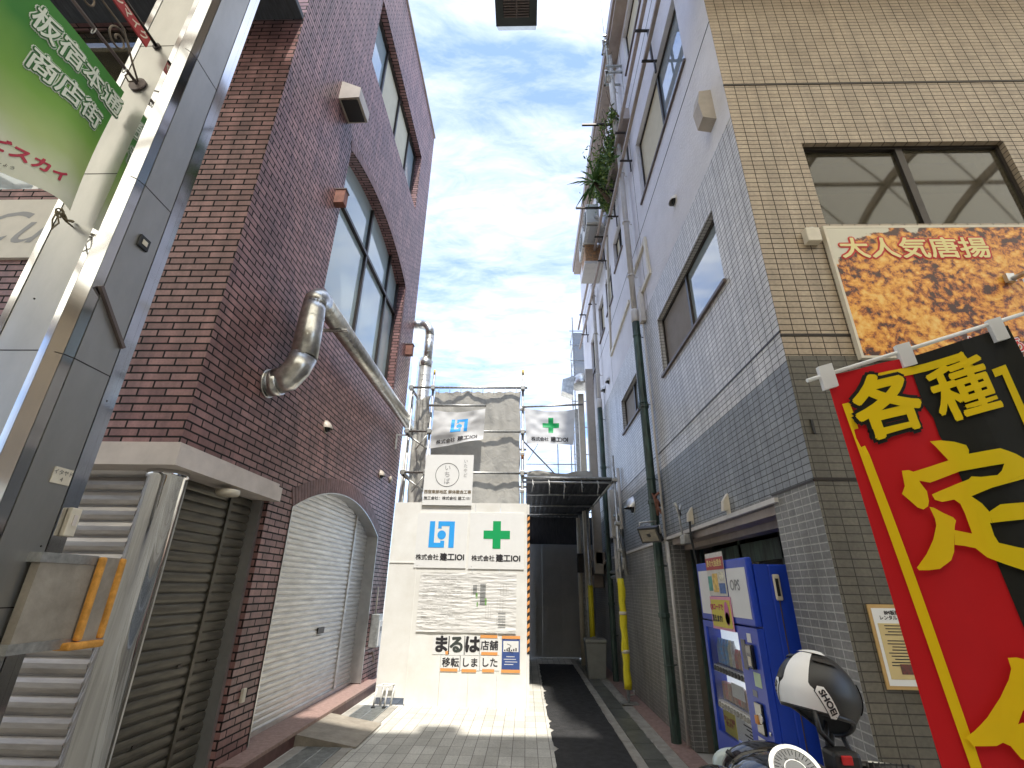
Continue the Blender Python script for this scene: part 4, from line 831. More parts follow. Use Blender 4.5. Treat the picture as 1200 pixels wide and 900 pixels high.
box('sheet', M_navy, (a.x, HY - .008, b.z), (b.x, HY - .004, a.z), o); box('map_panel', M_papersm, (a.x + .02, HY - .0095, b.z + .24), (b.x - .02, HY - .0082, a.z - .06), o)
k = MB(); k.tube([(a.x + .08 + .05 * math.sin(i * .7) + i * .006, HY - .0105, a.z - .1 - i * .012) for i in range(11)], .003, 5)
for i in range(6): k.box((a.x + .035 + i * .035, HY - .0112, b.z + .25), (a.x + .055 + i * .035, HY - .0097, b.z + .27 + .012 * (i % 3)))
k.build('map_line', M_ink, o)
k = MB()
for i, (l0, l1) in enumerate(((.07, .2), (.03, .22), (.05, .24), (.04, .18))): k.box((a.x + l0, HY - .0092, b.z + .17 - i * .035), (a.x + l1, HY - .0081, b.z + .178 - i * .035))
k.box((a.x + .05, HY - .0092, a.z - .035), (b.x - .05, HY - .0081, a.z - .028)); k.build('print', M_papersm, o)
for y in (a.z - .0, b.z - .012): box('tape', M_orange, (a.x - .005, HY - .0125, y - .03), (b.x + .005, HY - .0115, y + .012), o)

# scaffold
sc = thing('scaffold', 'tube scaffold rising behind the white hoarding', 'scaffold', (-1, 9, 0))
SY = 8.92
def std(name, pts, r=.024, m=M_galv, parent=sc, n=10): k = MB(); k.tube(pts, r, n); return k.build(name, m, parent)
ztop = 5.62
for x, y in ((-1.87, SY), (-.07, SY), (-2.30, 9.05), (-1.90, 10.1), (-.07, 10.1), (-2.3, 10.1)): std('upright', [(x, y, 0), (x, y, ztop if y == SY else 5.3)])
for x in (-1.87, -.07): std('yellow_tip', [(x, SY, ztop + .001), (x, SY, ztop + .12)], .022, mat('yellow_tip', (.6, .42, .08), .5))
for z in (5.33, 4.42, 3.62): std('ledger', [(-2.35, SY - .05, z), (.02, SY - .05, z)]); std('ledger', [(-2.3, 9.0, z), (-2.3, 10.1, z)]); std('ledger', [(-1.85, 10.15, z), (0, 10.15, z)])
std('ledger', [(-1.9, SY - .1, 4.93), (-.78, SY - .1, 4.93)])
for z in (4.4, 3.6): std('brace', [(-2.32, SY, z - .02), (-1.87, SY, z - .33)], .016); std('brace', [(-1.87, SY - .05, z), (-2.1, SY - .05, z - .35)], .012)
std('brace', [(-.07, SY + .05, 4.28), (.92, 10.5, 3.66)], .016)
for x in (-1.87, -.07, -2.3):
    for z in (5.33, 4.42, 3.62): box('clamp', M_galv, (x - .04, SY - .085, z - .045), (x + .04, SY + .03, z + .045), sc, .008)
for z in (4.9, 4.0, 3.3): box('clamp', M_galv, (-.11, SY - .03, z - .03), (-.03, SY + .03, z + .03), sc, .006)
std('orange_band', [(-1.87, SY, 3.75), (-1.87, SY, 3.95)], .028, M_orange); std('orange_band', [(-.07, SY, 3.9), (-.07, SY, 4.05)], .028, M_orange)
def Starp(u, v):
    x = -1.84 + 1.72 * u; z = 3.0 + 2.30 * v; n = noise.noise(Vector((u * 4, v * 3, 5))) * .05 + .025 * noise.noise(Vector((u * 14, v * 5, 1)))
    sag = .05 * math.sin(min(1, max(0, (v - .25) / .02 if v > .25 else 0)) * 0)
    return Vector((x + .01 * math.sin(v * 20), SY + .06 + n - .012 * abs(math.sin(v * math.pi * 2.9)), z - .035 * abs(math.sin(u * math.pi * 8)) * (v > .97)))
tg = thing('grey_tarpaulin', 'weathered grey tarpaulin laced across the scaffold front', 'tarpaulin', (-1, SY, 3.0)); cloth('sheet', M_tarp, Starp, 50, 60, tg)
def Starp2(u, v): return Vector((-2.27 + .36 * u + .03 * noise.noise(Vector((u * 5, v * 7, 3))), SY + .35 - .3 * u + .07 * noise.noise(Vector((u * 7, v * 5, 8))), 3.0 + 2.2 * v))
tg2 = thing('side_tarpaulin', 'narrow folded grey tarpaulin between the scaffold and the rear duct', 'tarpaulin', (-2.1, SY, 3.0)); cloth('sheet', M_tarp, Starp2, 16, 50, tg2)
for i in range(8): x = -1.75 + i * .22; tube('lace', M_white, [(x, SY - .05, 5.36), (x + .01, SY - .07, 5.3), (x, SY + .0, 5.2)], .006, tg, 5)
# flags
def flag(name, lab, c, Y, logo, seed):
    c = [pY(*p, Y) for p in c]
    def Sf(u, v):
        a = c[3].lerp(c[2], u); b = c[0].lerp(c[1], u); p = a.lerp(b, v)
        if logo: p.z += -.02 * math.sin(u * 3.1) * (v > .5) + (-.06 * math.sin(math.pi * u) * v * .5)
        else: p.z -= .05 * math.sin(math.pi * u) * v
        wv = 1.0 if logo else .35; p.y += wv * .03 * math.sin(u * 6 + v * 5 + seed) * (1 - .6 * v) + wv * .022 * math.sin(u * 3 - v * 7 + seed * 2) * (1 - v) + .02 * noise.noise(Vector((u * 6, v * 6, seed)))
        return p
    w_, h_ = (c[1] - c[0]).length, (c[0] - c[3]).length; t_ = thing(name, lab, 'flag', (c[3].x, Y, c[3].z), 'company flags on the scaffold')
    fc = cloth('flag_cloth', M_whitecloth, Sf, 30, 24, t_); s2 = (w_, h_)
    on_cloth('logo' if logo else 'safety_cross', move2d(logo2d(.31) if logo else cross2d(.33), w_ * .52, h_ * .56), M_inkblue if logo else M_inkgreen, fc, Sf, .004, .05, s2)
    on_cloth('lettering', merge2d(move2d(text2d('株式会社', .09, .002), w_ * .29, h_ * .13), move2d(text2d('建工IOI', .11, .004), w_ * .70, h_ * .13)), M_ink, fc, Sf, .005, .04, s2)
flag('logo_flag', 'rippling white flag with the blue square logo on the scaffold', [(509, 481), (569, 479), (566, 515), (503, 525)], 8.72, 1, .5)
flag('cross_flag', 'white flag with the green cross hung beside the scaffold', [(614.5, 478), (674, 480), (672, 521), (617, 520)], 8.84, 0, 2.0)
a, b = pY(612, 477, 8.86), pY(683, 474, 8.86); k = MB(); k.tube([a, b], .02, 10); tag(k.build('flag_pole', M_galv), 'horizontal tube holding the green cross flag', 'pole')

# canopy over the passage
cn = thing('passage_canopy', 'scaffold canopy with dark corrugated underside over the right passage', 'canopy', (.85, 9, 3.5))
k = MB(); x0, x1 = .0, 1.62
for i in range(27):
    xx = x0 + (x1 - x0) * i / 27; k.box((xx, 9.02, 3.53 + .012 * (i % 2)), (xx + (x1 - x0) / 27 - .001, 14.2, 3.545 + .012 * (i % 2)))
k.build('deck', M_under, cn)
std('edge_tube', [(-.1, 8.98, 3.56), (1.68, 8.98, 3.56)], .026, M_galv, cn); std('edge_tube', [(-.1, 8.97, 3.48), (1.66, 8.97, 3.48)], .02, M_alu, cn); std('edge_tube', [(1.6, 8.98, 3.5), (1.6, 14.2, 3.5)], .026, M_galv, cn)
for y in (10.3, 11.8, 13.2): std('cross_tube', [(0, y, 3.49), (1.62, y, 3.49)], .022, M_galv, cn)
k = MB()
for i, x in enumerate((.12, .42, .70, 1.02, 1.32)): k.tube([(x, 8.96, 3.52), (x + .01, 8.95, 3.42), (x - .01 + .02 * (i % 2), 8.95, 3.3 - .06 * (i % 3))], .009, 6); k.tube([(x, 8.95, 3.47), (x + .03, 8.94, 3.38)], .008, 6)
k.build('rope_tie', M_galv, cn)
def Sctarp(u, v): return Vector((.02 + 1.25 * u, 9.6 + 3.5 * v, 3.62 + .30 * math.sin(math.pi * min(1, v * 1.3) / 1.3) + .04 * noise.noise(Vector((u * 6, v * 4, 2)))))
cloth('top_tarp', M_tarp, Sctarp, 24, 16, cn)
def Sft(u, v): return Vector((.02 + 1.28 * u, 9.45 + .05 * noise.noise(Vector((u * 9, v * 3, 4))), 3.56 + .22 * v + .03 * math.sin(u * 9)))
cloth('front_tarp', M_tarp, Sft, 24, 6, cn)
box('rear_curtain', M_under, (-.05, 14.05, 2.80), (1.86, 14.09, 3.53), cn)
# passage end wall with door outlines
pw = thing('passage_end_wall', 'dark grey panel wall with a door closing the passage', 'wall', (.9, 14.3, 0))
for x0, x1 in ((.08, .45), (.452, .98), (.982, 1.42), (1.422, 2.3)): box('panel', M_darkwall, (x0, 14.28, .03), (x1, 14.33, 2.84), pw)
k = MB()
for a, b in (((.46, 1.53), (.80, 1.55)), ((.48, 1.20), (.80, 1.22))): k.box((a[0] - .2, 14.262, a[1]), (b[0] - .2, 14.279, b[1]))
k.box((.24, 14.262, 1.53), (.255, 14.279, 1.85)); k.box((.27, 14.262, .1), (.285, 14.279, 1.22)); k.box((.585, 14.262, .1), (.6, 14.279, 1.21)); k.box((.1, 14.26, .0), (1.4, 14.279, .028)); k.build('trim', M_galv, pw)

# ================================================================== OBJECTS, RIGHT SIDE
# ---- downpipes
def downpipe(X, y, zmid, ztop, label, w=.062):
    t_ = thing('downpipe', label, 'pipe', (X, y, 0), 'downpipes on the right wall')
    k = MB(); k.tube([(X, y, zmid), (X, y, ztop)], w * .78, 14); k.build('upper_pipe', M_offwhite, t_)
    k = MB(); k.lathe((X, y, 0), [(w, 0), (w, zmid - .01)], 8, smooth=False); k.build('lower_pipe', M_green_pipe, t_)
    z = zmid - 1.55
    k = MB(); k.lathe((X, y, zmid - .06), [(w * 1.0, 0), (w * 1.15, .03), (w * 1.1, .2), (w * .85, .24)], 14); k.build('collar', M_offwhite, t_)
    while z > .3:
        k = MB(); k.lathe((X, y, z), [(w * 1.02, 0), (w * 1.22, .02), (w * 1.22, .06), (w * 1.02, .07)], 8, smooth=False); k.build('collar', M_green_pipe, t_); z -= 1.42
    z = .8
    while z < ztop:
        k = MB(); k.lathe((X, y, z), [(w * 1.08, 0), (w * 1.08, .022)], 12); k.tube([(X, y, z + .01), (RX + .002, y + .05, z + .01)], .007, 6); k.build('clamp', M_green_pipe if z < zmid else M_offwhite, t_); z += 1.15
    return t_
downpipe(1.77, 6.88, 5.72, 12.2, 'nearer downpipe on the right wall, beige above and patina green below')
downpipe(1.77, 10.98, 5.75, 9.2, 'farther downpipe on the right wall behind the yellow sleeved pole', .058)
k = MB(); k.tube([(1.845, 6.72, 2.0), (1.845, 6.72, 5.55)], .018, 8); k.box((1.80, 6.64, 5.56), (1.879, 6.78, 6.1), .01); k.tube([(1.85, 6.72, 6.1), (1.85, 6.74, 6.25)], .02, 8); k.tube([(1.845, 6.66, .05), (1.845, 6.66, 2.25)], .02, 8); tag(k.build('cable_conduit', M_offwhite), 'thin beige conduit with a junction box beside the nearer downpipe', 'conduit')
k = MB(); k.tube([(1.83, 6.79, 2.72), (1.80, 6.76, 2.78), (1.76, 6.8, 2.9), (1.80, 6.78, 2.7), (1.84, 6.74, 2.62)], .022, 8); k.tube([(1.8, 6.8, 2.6), (1.77, 6.77, 2.85), (1.83, 6.75, 2.9)], .02, 8); tag(k.build('rusty_valve', M_rust), 'rusty clamp valve on the green downpipe above the floodlight', 'valve')
# horizontal conduits with brackets
cd = thing('wall_conduit', 'pair of brown conduits running along the right wall on dark brackets', 'conduit', (1.7, 9, 8.7), None)
for z, xx in ((9.50, 1.70), (8.80, 1.72)): box('conduit', M_conduit, (xx - .035, 3.25, z - .035), (xx + .02, 13.9, z + .03), cd, .008)
for y in (4.67, 6.45, 7.86, 9.32, 11.2, 12.9):
    k = MB(); k.box((1.62, y, 9.44), (RX, y + .035, 9.462)); k.box((1.66, y, 8.745), (RX, y + .035, 8.763)); k.box((1.80, y, 8.76), (1.83, y + .035, 9.44)); k.box((1.83, y, 8.5), (1.85, y + .03, 8.74)); k.build('bracket', M_frame, cd)
# electric riser
er = thing('service_pole', 'white electric service riser with insulators near the roof of the right wall', 'pole', (1.66, 6.54, 9.5))
tube('riser', M_offwhite, [(1.66, 6.54, 9.55), (1.66, 6.54, 11.7)], .045, er); tube('mast', M_galv, [(1.62, 6.50, 10.9), (1.60, 6.48, 14.8)], .022, er)
tube('conduit', M_offwhite, [(1.72, 6.6, 10.6), (1.72, 6.6, 11.9)], .02, er)
for z in (11.05, 12.0):
    k = MB(); k.box((1.55, 6.40, z), (1.87, 6.44, z + .03)); k.box((1.55, 6.66, z), (1.87, 6.70, z + .03)); k.box((1.55, 6.40, z + .18), (1.87, 6.44, z + .21)); k.box((1.55, 6.40, z), (1.58, 6.7, z + .03)); k.tube([(1.85, 6.42, z), (1.85, 6.42, z + .2)], .015, 6); k.build('bracket', M_galv, er)
    k = MB(); k.lathe((1.64, 6.54, z - .02), [(.05, 0), (.07, .05), (.04, .1), (.07, .15), (.05, .22)], 12); k.tube([(1.6, 6.45, z + .1), (1.55, 6.5, z + .2), (1.58, 6.6, z + .12), (1.66, 6.5, z - .1)], .014, 6); k.build('insulator', M_white, er)
k = MB(); k.lathe((1.60, 6.48, 14.4), [(.03, 0), (.1, .05), (.1, .15), (.03, .2)], 12); k.build('beacon', M_white, er)
# ---- vents and lamp on right wall
for (p, r, m, lab) in (((791, 235), .075, M_offwhite, 'grey round vent on the stucco above the large tiled window'), ((714, 446), .09, M_offwhite, 'smaller upper one of two white vents beside the farther window'), ((709, 456), .10, M_white, 'lower one of two white vents beside the farther window'), ((712, 277), .08, M_offwhite, 'round vent high on the stucco beside the conduits'),
                       ((742, 592), .15, M_alu, 'largest silver hooded vent on the grey painted tiles'), ((728, 602), .15, M_alu, 'middle silver hooded vent just left of the largest one'), ((716, 616), .12, M_alu, 'farthest small silver hooded vent behind the scaffold pole')):
    c = pX(*p, RX); hoodvent('hooded_vent', RX, c.y, c.z, r, m, lab, -1, 'vents on the right wall')
c = pX(833, 131, RX); wl = thing('wall_light', 'boxy grey wall light near the corner of the right stucco wall', 'light', (RX, c.y, c.z))
k = MB(); k.prism([(RX, c.z - .2), (RX - .13, c.z - .17), (RX - .15, c.z + .04), (RX - .12, c.z + .2), (RX, c.z + .22)], 'y', c.y - .08, c.y + .08); k.build('housing', M_beige, wl)
k = MB(); k.box((RX - .13, c.y + .081, c.z - .15), (RX - .02, c.y + .086, c.z + .15)); k.build('lens', M_white, wl)
for p, lab in (((853, 590), 'pale metal cable hood above the vending machine'), ((811, 604), 'pale metal cable hood with black cords left of the vending machine')):
    c = pX(*p, RX); t_ = thing('cable_hood', lab, 'hood', (RX, c.y, c.z), 'cable hoods over the doorway')
    k = MB(); k.prism([(RX, c.z - .06), (RX - .06, c.z - .07), (RX - .05, c.z + .02), (RX, c.z + .09)], 'y', c.y - .03, c.y + .03); k.build('hood', M_cream, t_); box('plate', M_cream, (RX - .008, c.y - .045, c.z - .1), (RX - .001, c.y + .045, c.z + .08), t_, .002)
c = pX(811, 604, RX); k = MB()
for d in (0, .03): k.tube([(RX - .03, c.y + d, c.z - .05), (RX - .03, c.y + d + .02, 2.2), (RX + .03, c.y + d + .1, 1.9), (RX + .04, c.y + d + .15, .1)], .008, 6)
tag(k.build('power_cord', M_black), 'black cords dropping from a hood into the doorway', 'cord')
# floodlight on the green pipe
c = pX(762, 626, 1.62); fd = thing('floodlight', 'black rectangular floodlight clamped to the green downpipe', 'light', tuple(c))
def obox(k, c, e, h):   # oriented box: centre, three unit axes * half sizes
    c = Vector(c); a, b, d = [Vector(v) * s for v, s in zip(e, h)]
    k.hexa([c - a - b - d, c + a - b - d, c + a + b - d, c - a + b - d, c - a - b + d, c + a - b + d, c + a + b + d, c - a + b + d])
fdv = Vector((-.62, -.62, -.48)).normalized(); fr_ = Vector((.70, -.72, 0)).normalized() * 1; fu = fr_.cross(fdv).normalized() * -1
k = MB(); obox(k, c, (fr_, fu, fdv), (.145, .10, .035)); k.build('housing', M_black, fd)
k = MB(); obox(k, c + fdv * .037, (fr_, fu, fdv), (.12, .078, .003)); k.build('glass', mat('lamp_reflector', (.30, .27, .22), .25, .6), fd)
k = MB(); obox(k, c + fdv * .042, (fr_, fu, fdv), (.022, .02, .003)); k.build('led_chip', M_black, fd)
k = MB(); 
for i in range(6): obox(k, c - fdv * .05 + fu * (-.075 + i * .03), (fr_, fu, fdv), (.12, .004, .016))
k.build('cooling_fins', M_black, fd)
k = MB(); k.tube([c - fr_ * .15, c - fr_ * .15 + Vector((.0, 0, .16)), c + Vector((.1, .05, .17)), (1.77, 6.88, c.z + .12)], .012, 8); k.tube([c + fr_ * .15, c + fr_ * .15 + Vector((0, 0, .1)), (1.77, 6.85, c.z + .12)], .012, 8); k.build('bracket', M_galv, fd)
c2 = pX(804, 625, 1.84); k = MB(); k.tube([(RX, c2.y, c2.z - .05), (1.8, c2.y, c2.z - .05), (1.78, c2.y, c2.z + .2), (1.82, c2.y, c2.z + .32)], .012, 8); k.box((1.78, c2.y - .1, c2.z - .12), (1.87, c2.y + .06, c2.z - .02), .01); k.tube([(1.8, c2.y, c2.z + .2), (1.74, c2.y - .03, c2.z + .34)], .02, 8); tag(k.build('camera_arm', M_galv), 'small camera and bracket on the wall right of the green downpipe', 'camera')

# ---- yellow sleeved scaffold pole with jack base
sp_ = thing('sleeved_pole', 'scaffold pole in a bright yellow padded sleeve carrying the canopy corner', 'pole', (1.62, 8.93, 0))
tube('tube', M_galv, [(1.62, 8.93, .1), (1.62, 8.93, 3.98)], .025, sp_)
k = MB(); prs = [(1.62 + .006 * math.sin(i * 1.7), 8.93, .22 + i * .09) for i in range(19)]; k.tube(prs, [.058 + .006 * math.sin(i * 1.3) for i in range(19)], 14); k.build('sleeve', M_yellow, sp_)
for z in (.72, 1.28): k = MB(); k.lathe((1.62, 8.93, z), [(.066, 0), (.066, .05)], 14); k.build('tape_ring', M_cream, sp_)
k = MB(); k.box((1.50, 8.84, .022), (1.76, 9.02, .04)); k.tube([(1.62, 8.93, .04), (1.62, 8.93, .2)], .018, 8); k.tube([(1.62, 8.93, .14), (1.70, 8.88, .16), (1.70, 8.88, .22)], .01, 6); k.build('base_jack', M_galv, sp_)
k = MB()
for z in (3.52, 2.75, 2.3): box('clamp', M_galv, (1.58, 8.88, z - .03), (1.68, 8.97, z + .03), sp_, .008)
yp = thing('sleeved_pole', 'shorter yellow sleeved pole in the shade behind the grey bin', 'pole', (1.50, 12.2, 0)); tube('tube', M_galv, [(1.50, 12.2, 0), (1.50, 12.2, 3.5)], .025, yp); tube('sleeve', M_yellow, [(1.50, 12.2, .3), (1.50, 12.2, 1.75)], .06, yp)
sp_['group'] = 'yellow sleeved scaffold poles'; yp['group'] = 'yellow sleeved scaffold poles'
# ---- bin
c = pZ(699, 794, .01); bn = thing('waste_bin', 'grey plastic swing lid bin standing at the end of the passage', 'bin', (c.x, c.y, .01))
k = MB(); w0, w1 = .17, .205
k.hexa([(c.x - w0, c.y - w0, .012), (c.x + w0, c.y - w0, .012), (c.x + w0, c.y + w0, .012), (c.x - w0, c.y + w0, .012), (c.x - w1, c.y - w1, .64), (c.x + w1, c.y - w1, .64), (c.x + w1, c.y + w1, .64), (c.x - w1, c.y + w1, .64)]); k.build('body', M_bin, bn)
box('lid', M_bin, (c.x - .225, c.y - .225, .641), (c.x + .225, c.y + .225, .72), bn, .03); box('lid_handle', M_bin, (c.x - .05, c.y - .03, .72), (c.x + .05, c.y + .03, .75), bn, .01)
tube('broom_stick', M_galv, [(c.x - .1, c.y + .3, 0), (c.x - .06, c.y + .45, 1.5)], .013, bn)
# ---- clutter of ducts in the passage
def vduct(X, Y, z0, z1, w, m, lab, name='vertical_duct'): o = box(name, m, (X - w, Y - w, z0), (X + w, Y + w, z1), None, .01); return tag(o, lab, 'duct')
vduct(1.70, 12.1, 2.0, 7.2, .10, M_beige, 'beige rectangular duct rising past the canopy edge'); vduct(1.55, 12.9, 1.2, 6.8, .08, M_cream, 'thin cream vertical duct left of the beige rectangular one'); vduct(1.5, 13.6, 0, 6.6, .07, M_galv, 'narrow grey duct at the far end of the passage')
for z in (2.9, 5.4): pass
k = MB(); k.lathe((1.60, 12.7, 6.95), [(.33, 0), (.34, .05), (.30, .22), (.18, .36), (.04, .42)], 20); k.hexa([(.98, 12.5, 6.75), (1.3, 12.5, 6.62), (1.3, 12.9, 6.62), (.98, 12.9, 6.75), (1.02, 12.5, 7.1), (1.35, 12.5, 7.22), (1.35, 12.9, 7.22), (1.02, 12.9, 7.1)]); hd2 = k.build('duct_cowl', M_duct); tag(hd2, 'curved silver duct cowl above the canopy against the far wall', 'cowl')
gb = thing('gas_meter_box', 'tall beige box hung between the vents behind the scaffold pole', 'box', (1.8, 9.9, 2.6)); box('casing', M_offwhite, (1.70, 9.98, 2.62), (1.86, 10.25, 3.55), gb, .01); tube('feed_pipe', M_offwhite, [(1.78, 10.1, 1.8), (1.78, 10.1, 2.62)], .04, gb); tube('feed_pipe', M_offwhite, [(1.83, 9.6, 2.4), (1.83, 9.6, 3.9)], .035, gb); box('louvre', M_frame, (1.84, 10.8, 2.6), (1.878, 11.3, 3.5), gb)
k = MB(); k.tube([(1.80, 9.5, 2.3), (1.8, 9.5, 2.05), (1.8, 9.9, 2.0), (1.8, 11.4, 2.0)], .035, 10); k.tube([(1.80, 10.9, 1.9), (1.8, 10.2, 1.9), (1.8, 10.05, 1.8), (1.8, 10.05, 1.2)], .035, 10); k.tube([(1.78, 9.3, 2.2), (1.7, 9.3, 2.5), (1.78, 9.35, 2.7), (1.8, 9.3, 1.9)], .03, 8); tag(k.build('bent_pipes', M_galv), 'bent grey pipes on the wall behind the yellow sleeved pole', 'pipe')
mc = thing('meter_cluster', 'dim cluster of meters and fittings on the far passage wall', 'meters', (1.75, 12.5, 1.7))
for i, (y, z) in enumerate(((12.0, 2.2), (12.3, 2.0), (12.7, 2.3), (13.1, 1.9), (12.5, 1.7))): box('meter', M_conduit, (1.62 + .03 * (i % 2), y, z), (1.86, y + .24, z + .28), mc, .02)
tube_ = tag(tube('passage_pipe', M_cream, [(1.38, 13.2, 0), (1.38, 13.2, 3.4)], .055), 'pale pipe in front of the dark panel wall at the passage end', 'pipe'); box('junction_box', M_black, (1.30, 13.0, 2.05), (1.46, 13.14, 2.5), None); tag(bpy.data.objects['junction_box'], 'black junction box beside the pale pipe at the passage end', 'box')
# far scaffold tower
ft = thing('scaffold_tower', 'distant thin scaffold tower rising behind the right building', 'scaffold', (1.9, 15.2, 0))
for x in (1.62, 2.2):
    for y in (15, 15.8): tube('upright', M_galv, [(x, y, 0), (x, y, 10.1 + (.5 if x < 2 and y == 15 else 0))], .022, ft, 8)
for z in (10.05, 9.5, 8.9, 8.3, 7.4, 6.5, 5.6, 4.7, 3.8): tube('rung', M_galv, [(1.5, 15, z), (2.3, 15, z)], .018, ft, 6); tube('rung', M_galv, [(1.62, 15, z), (1.62, 15.9, z)], .018, ft, 6)
k = MB(); k.quadslab([(1.64, 15.05, 8.3), (2.18, 15.05, 8.3), (2.18, 15.05, 10.0), (1.64, 15.05, 10.0)], .01); k.build('netting', glassmat('netting', (.65, .66, .66), ior=1.1, body=(.5, .5, .48), bodymix=.35), ft)
k = MB(); k.tube([(1.02, 14.9, 7.0), (.05, 14.9, 5.35)], .012, 5); tag(k.build('stay_wire', M_galv), 'diagonal stay wire crossing the sky above the cross flag', 'wire')
rl = thing('far_railing', 'thin grey railing seen over the canopy top', 'railing', (.7, 15, 4.5))
tube('rail', M_galv, [(0, 14.9, 5.25), (1.6, 14.9, 5.25)], .018, rl, 6)
for x in (1.0, 1.42): tube('post', M_galv, [(x, 14.9, 0), (x, 14.9, 6.4)], .02, rl, 6)
# ---- AC units and planting high on the right wall
def ac(px, py, lab, m=M_ac, proto=None):
    c = pX(px, py, 1.55)
    if proto: return copy_tree(proto, (1.4, c.y, c.z - .3), lab)
    t_ = thing('air_conditioner', lab, 'air conditioner', (1.4, c.y, c.z - .3), 'air conditioners on the right wall')
    o = t_['_org']; box('casing', m, (o[0], o[1] - .38, o[2]), (o[0] + .3, o[1] + .38, o[2] + .56), t_, .012); box('bracket', M_galv, (o[0], o[1] - .3, o[2] - .04), (RX, o[1] + .3, o[2] - .001), t_)
    k = MB(); k.lathe((o[0] - .012, o[1] - .08, o[2] + .28), [(.23, 0), (.23, .01)], 24, 'x'); gr = k.build('fan_grille', M_black, t_)
    k = MB()
    for r in (.06, .12, .18, .23): k.tube([(o[0] - .018, o[1] - .08 + r * math.cos(a * .5236), o[2] + .28 + r * math.sin(a * .5236)) for a in range(13)], .005, 4, False)
    k.build('guard_rings', m, gr)
    k = MB(); k.box((o[0] - .006, o[1] + .2, o[2] + .44), (o[0] - .001, o[1] + .34, o[2] + .5)); k.box((o[0] + .08, o[1] - .3, o[2] - .0439), (o[0] + .24, o[1] + .3, o[2] - .041)); k.build('label_plate', M_inkgrey, t_)
    k = MB(); k.tube([(o[0] + .2, o[1] - .38, o[2] + .15), (o[0] + .25, o[1] - .5, o[2] + .1), (o[0] + .35, o[1] - .5, o[2] - .2), (RX, o[1] - .45, o[2] + .1)], .022, 8); k.build('pipe', M_offwhite, t_)
    return t_
a1 = ac(692, 262, 'upper white air conditioner under the yucca on the right wall'); ac(687, 286, 'lower white air conditioner beneath the other one', proto=a1)
c = pX(686, 308, 1.5); rp_ = thing('rusty_tray', 'rusty orange speckled panel box below the air conditioners', 'box', (1.5, c.y, c.z)); box('tray', M_offwhite, (1.42, c.y - .45, c.z - .36), (1.87, c.y + .4, c.z - .28), rp_); box('panel', M_rustpanel, (1.46, c.y - .34, c.z - .27), (1.85, c.y + .34, c.z + .3), rp_)
for (px, py, lab) in ((701, 145, 'dark bracket bar sticking out among the climbing plants'), (692, 243, 'dark bracket bar sticking out under the yucca')):
    c = pX(px, py, 1.45); o = box('bracket_bar', M_frame, (1.12, c.y, c.z - .02), (RX, c.y + .04, c.z + .02)); tag(o, lab, 'bracket')
pt = thing('planter', 'long planter with bushy climbing greenery and a spiky yucca on the right wall', 'planter', (1.6, 7.8, 8.9))
box('trough', M_conduit, (1.74, 6.3, 9.62), (RX, 8.7, 9.9), pt)
rr = random.Random(11)
def leafy(name, m, n, fn, size, parent):
    k = MB()
    for _ in range(n):
        c = fn(); a = rr.uniform(0, 6.28); b = rr.uniform(-1, 1); s = size * rr.uniform(.6, 1.4)
        u = Vector((math.cos(a), math.sin(a), b * .6)).normalized() * s; v = u.cross(Vector((rr.uniform(-1, 1), rr.uniform(-1, 1), rr.uniform(.2, 1)))).normalized() * s * .42
        k.raw([c - u, c + v * .9, c + u, c - v * .9, c + u * .1 + Vector((0, 0, s * .15))], [(0, 1, 4, 3), (1, 2, 3, 4)] if False else [(0, 1, 4), (1, 2, 4), (2, 3, 4), (3, 0, 4)])
    return k.build(name, m, parent)
cl_ = [(Vector((rr.uniform(1.55, 1.80), rr.uniform(6.4, 8.6), rr.uniform(9.3, 10.4))), rr.uniform(.12, .26)) for _ in range(20)] + [(Vector((rr.uniform(1.5, 1.72), rr.uniform(7.8, 8.8), rr.uniform(9.9, 10.9))), .3) for _ in range(8)]
def bush(): c, r = rr.choice(cl_); return c + Vector((rr.gauss(0, .4), rr.gauss(0, .6), rr.gauss(0, .5))) * r * .9
leafy('foliage', M_leaf, 1300, bush, .05, pt); leafy('foliage', M_leaf2, 800, bush, .045, pt)
k = MB()
for i in range(9): y = 6.4 + i * .26; k.tube([(1.7, y, 9.8), (1.6, y + rr.uniform(-.1, .1), 10.1), (1.5, y + rr.uniform(-.2, .2), 10.5)], [.018, .012, .006], 6)
k.build('stem', M_bark, pt)
yc = pX(697, 214, 1.45); k = MB()
for i in range(70):
    a = rr.uniform(0, 6.28); e_ = rr.uniform(-.9, 1.2); L_ = rr.uniform(.4, .72); d = Vector((math.cos(a) * math.cos(e_), math.sin(a) * math.cos(e_), math.sin(e_))); sd_ = d.cross(Vector((0, 0, 1))).normalized() * .022
    p0, p1, p2 = yc, yc + d * L_ * .55, yc + d * L_ + Vector((0, 0, -.12)); k.raw([p0 - sd_ * .6, p0 + sd_ * .6, p1 + sd_, p1 - sd_, p2], [(0, 1, 2, 3), (3, 2, 4)])
k.build('yucca_leaves', M_leaf, pt); k = MB(); k.tube([(1.72, yc.y, yc.z - .5), yc], [.05, .035], 8); k.build('yucca_trunk', M_bark, pt)

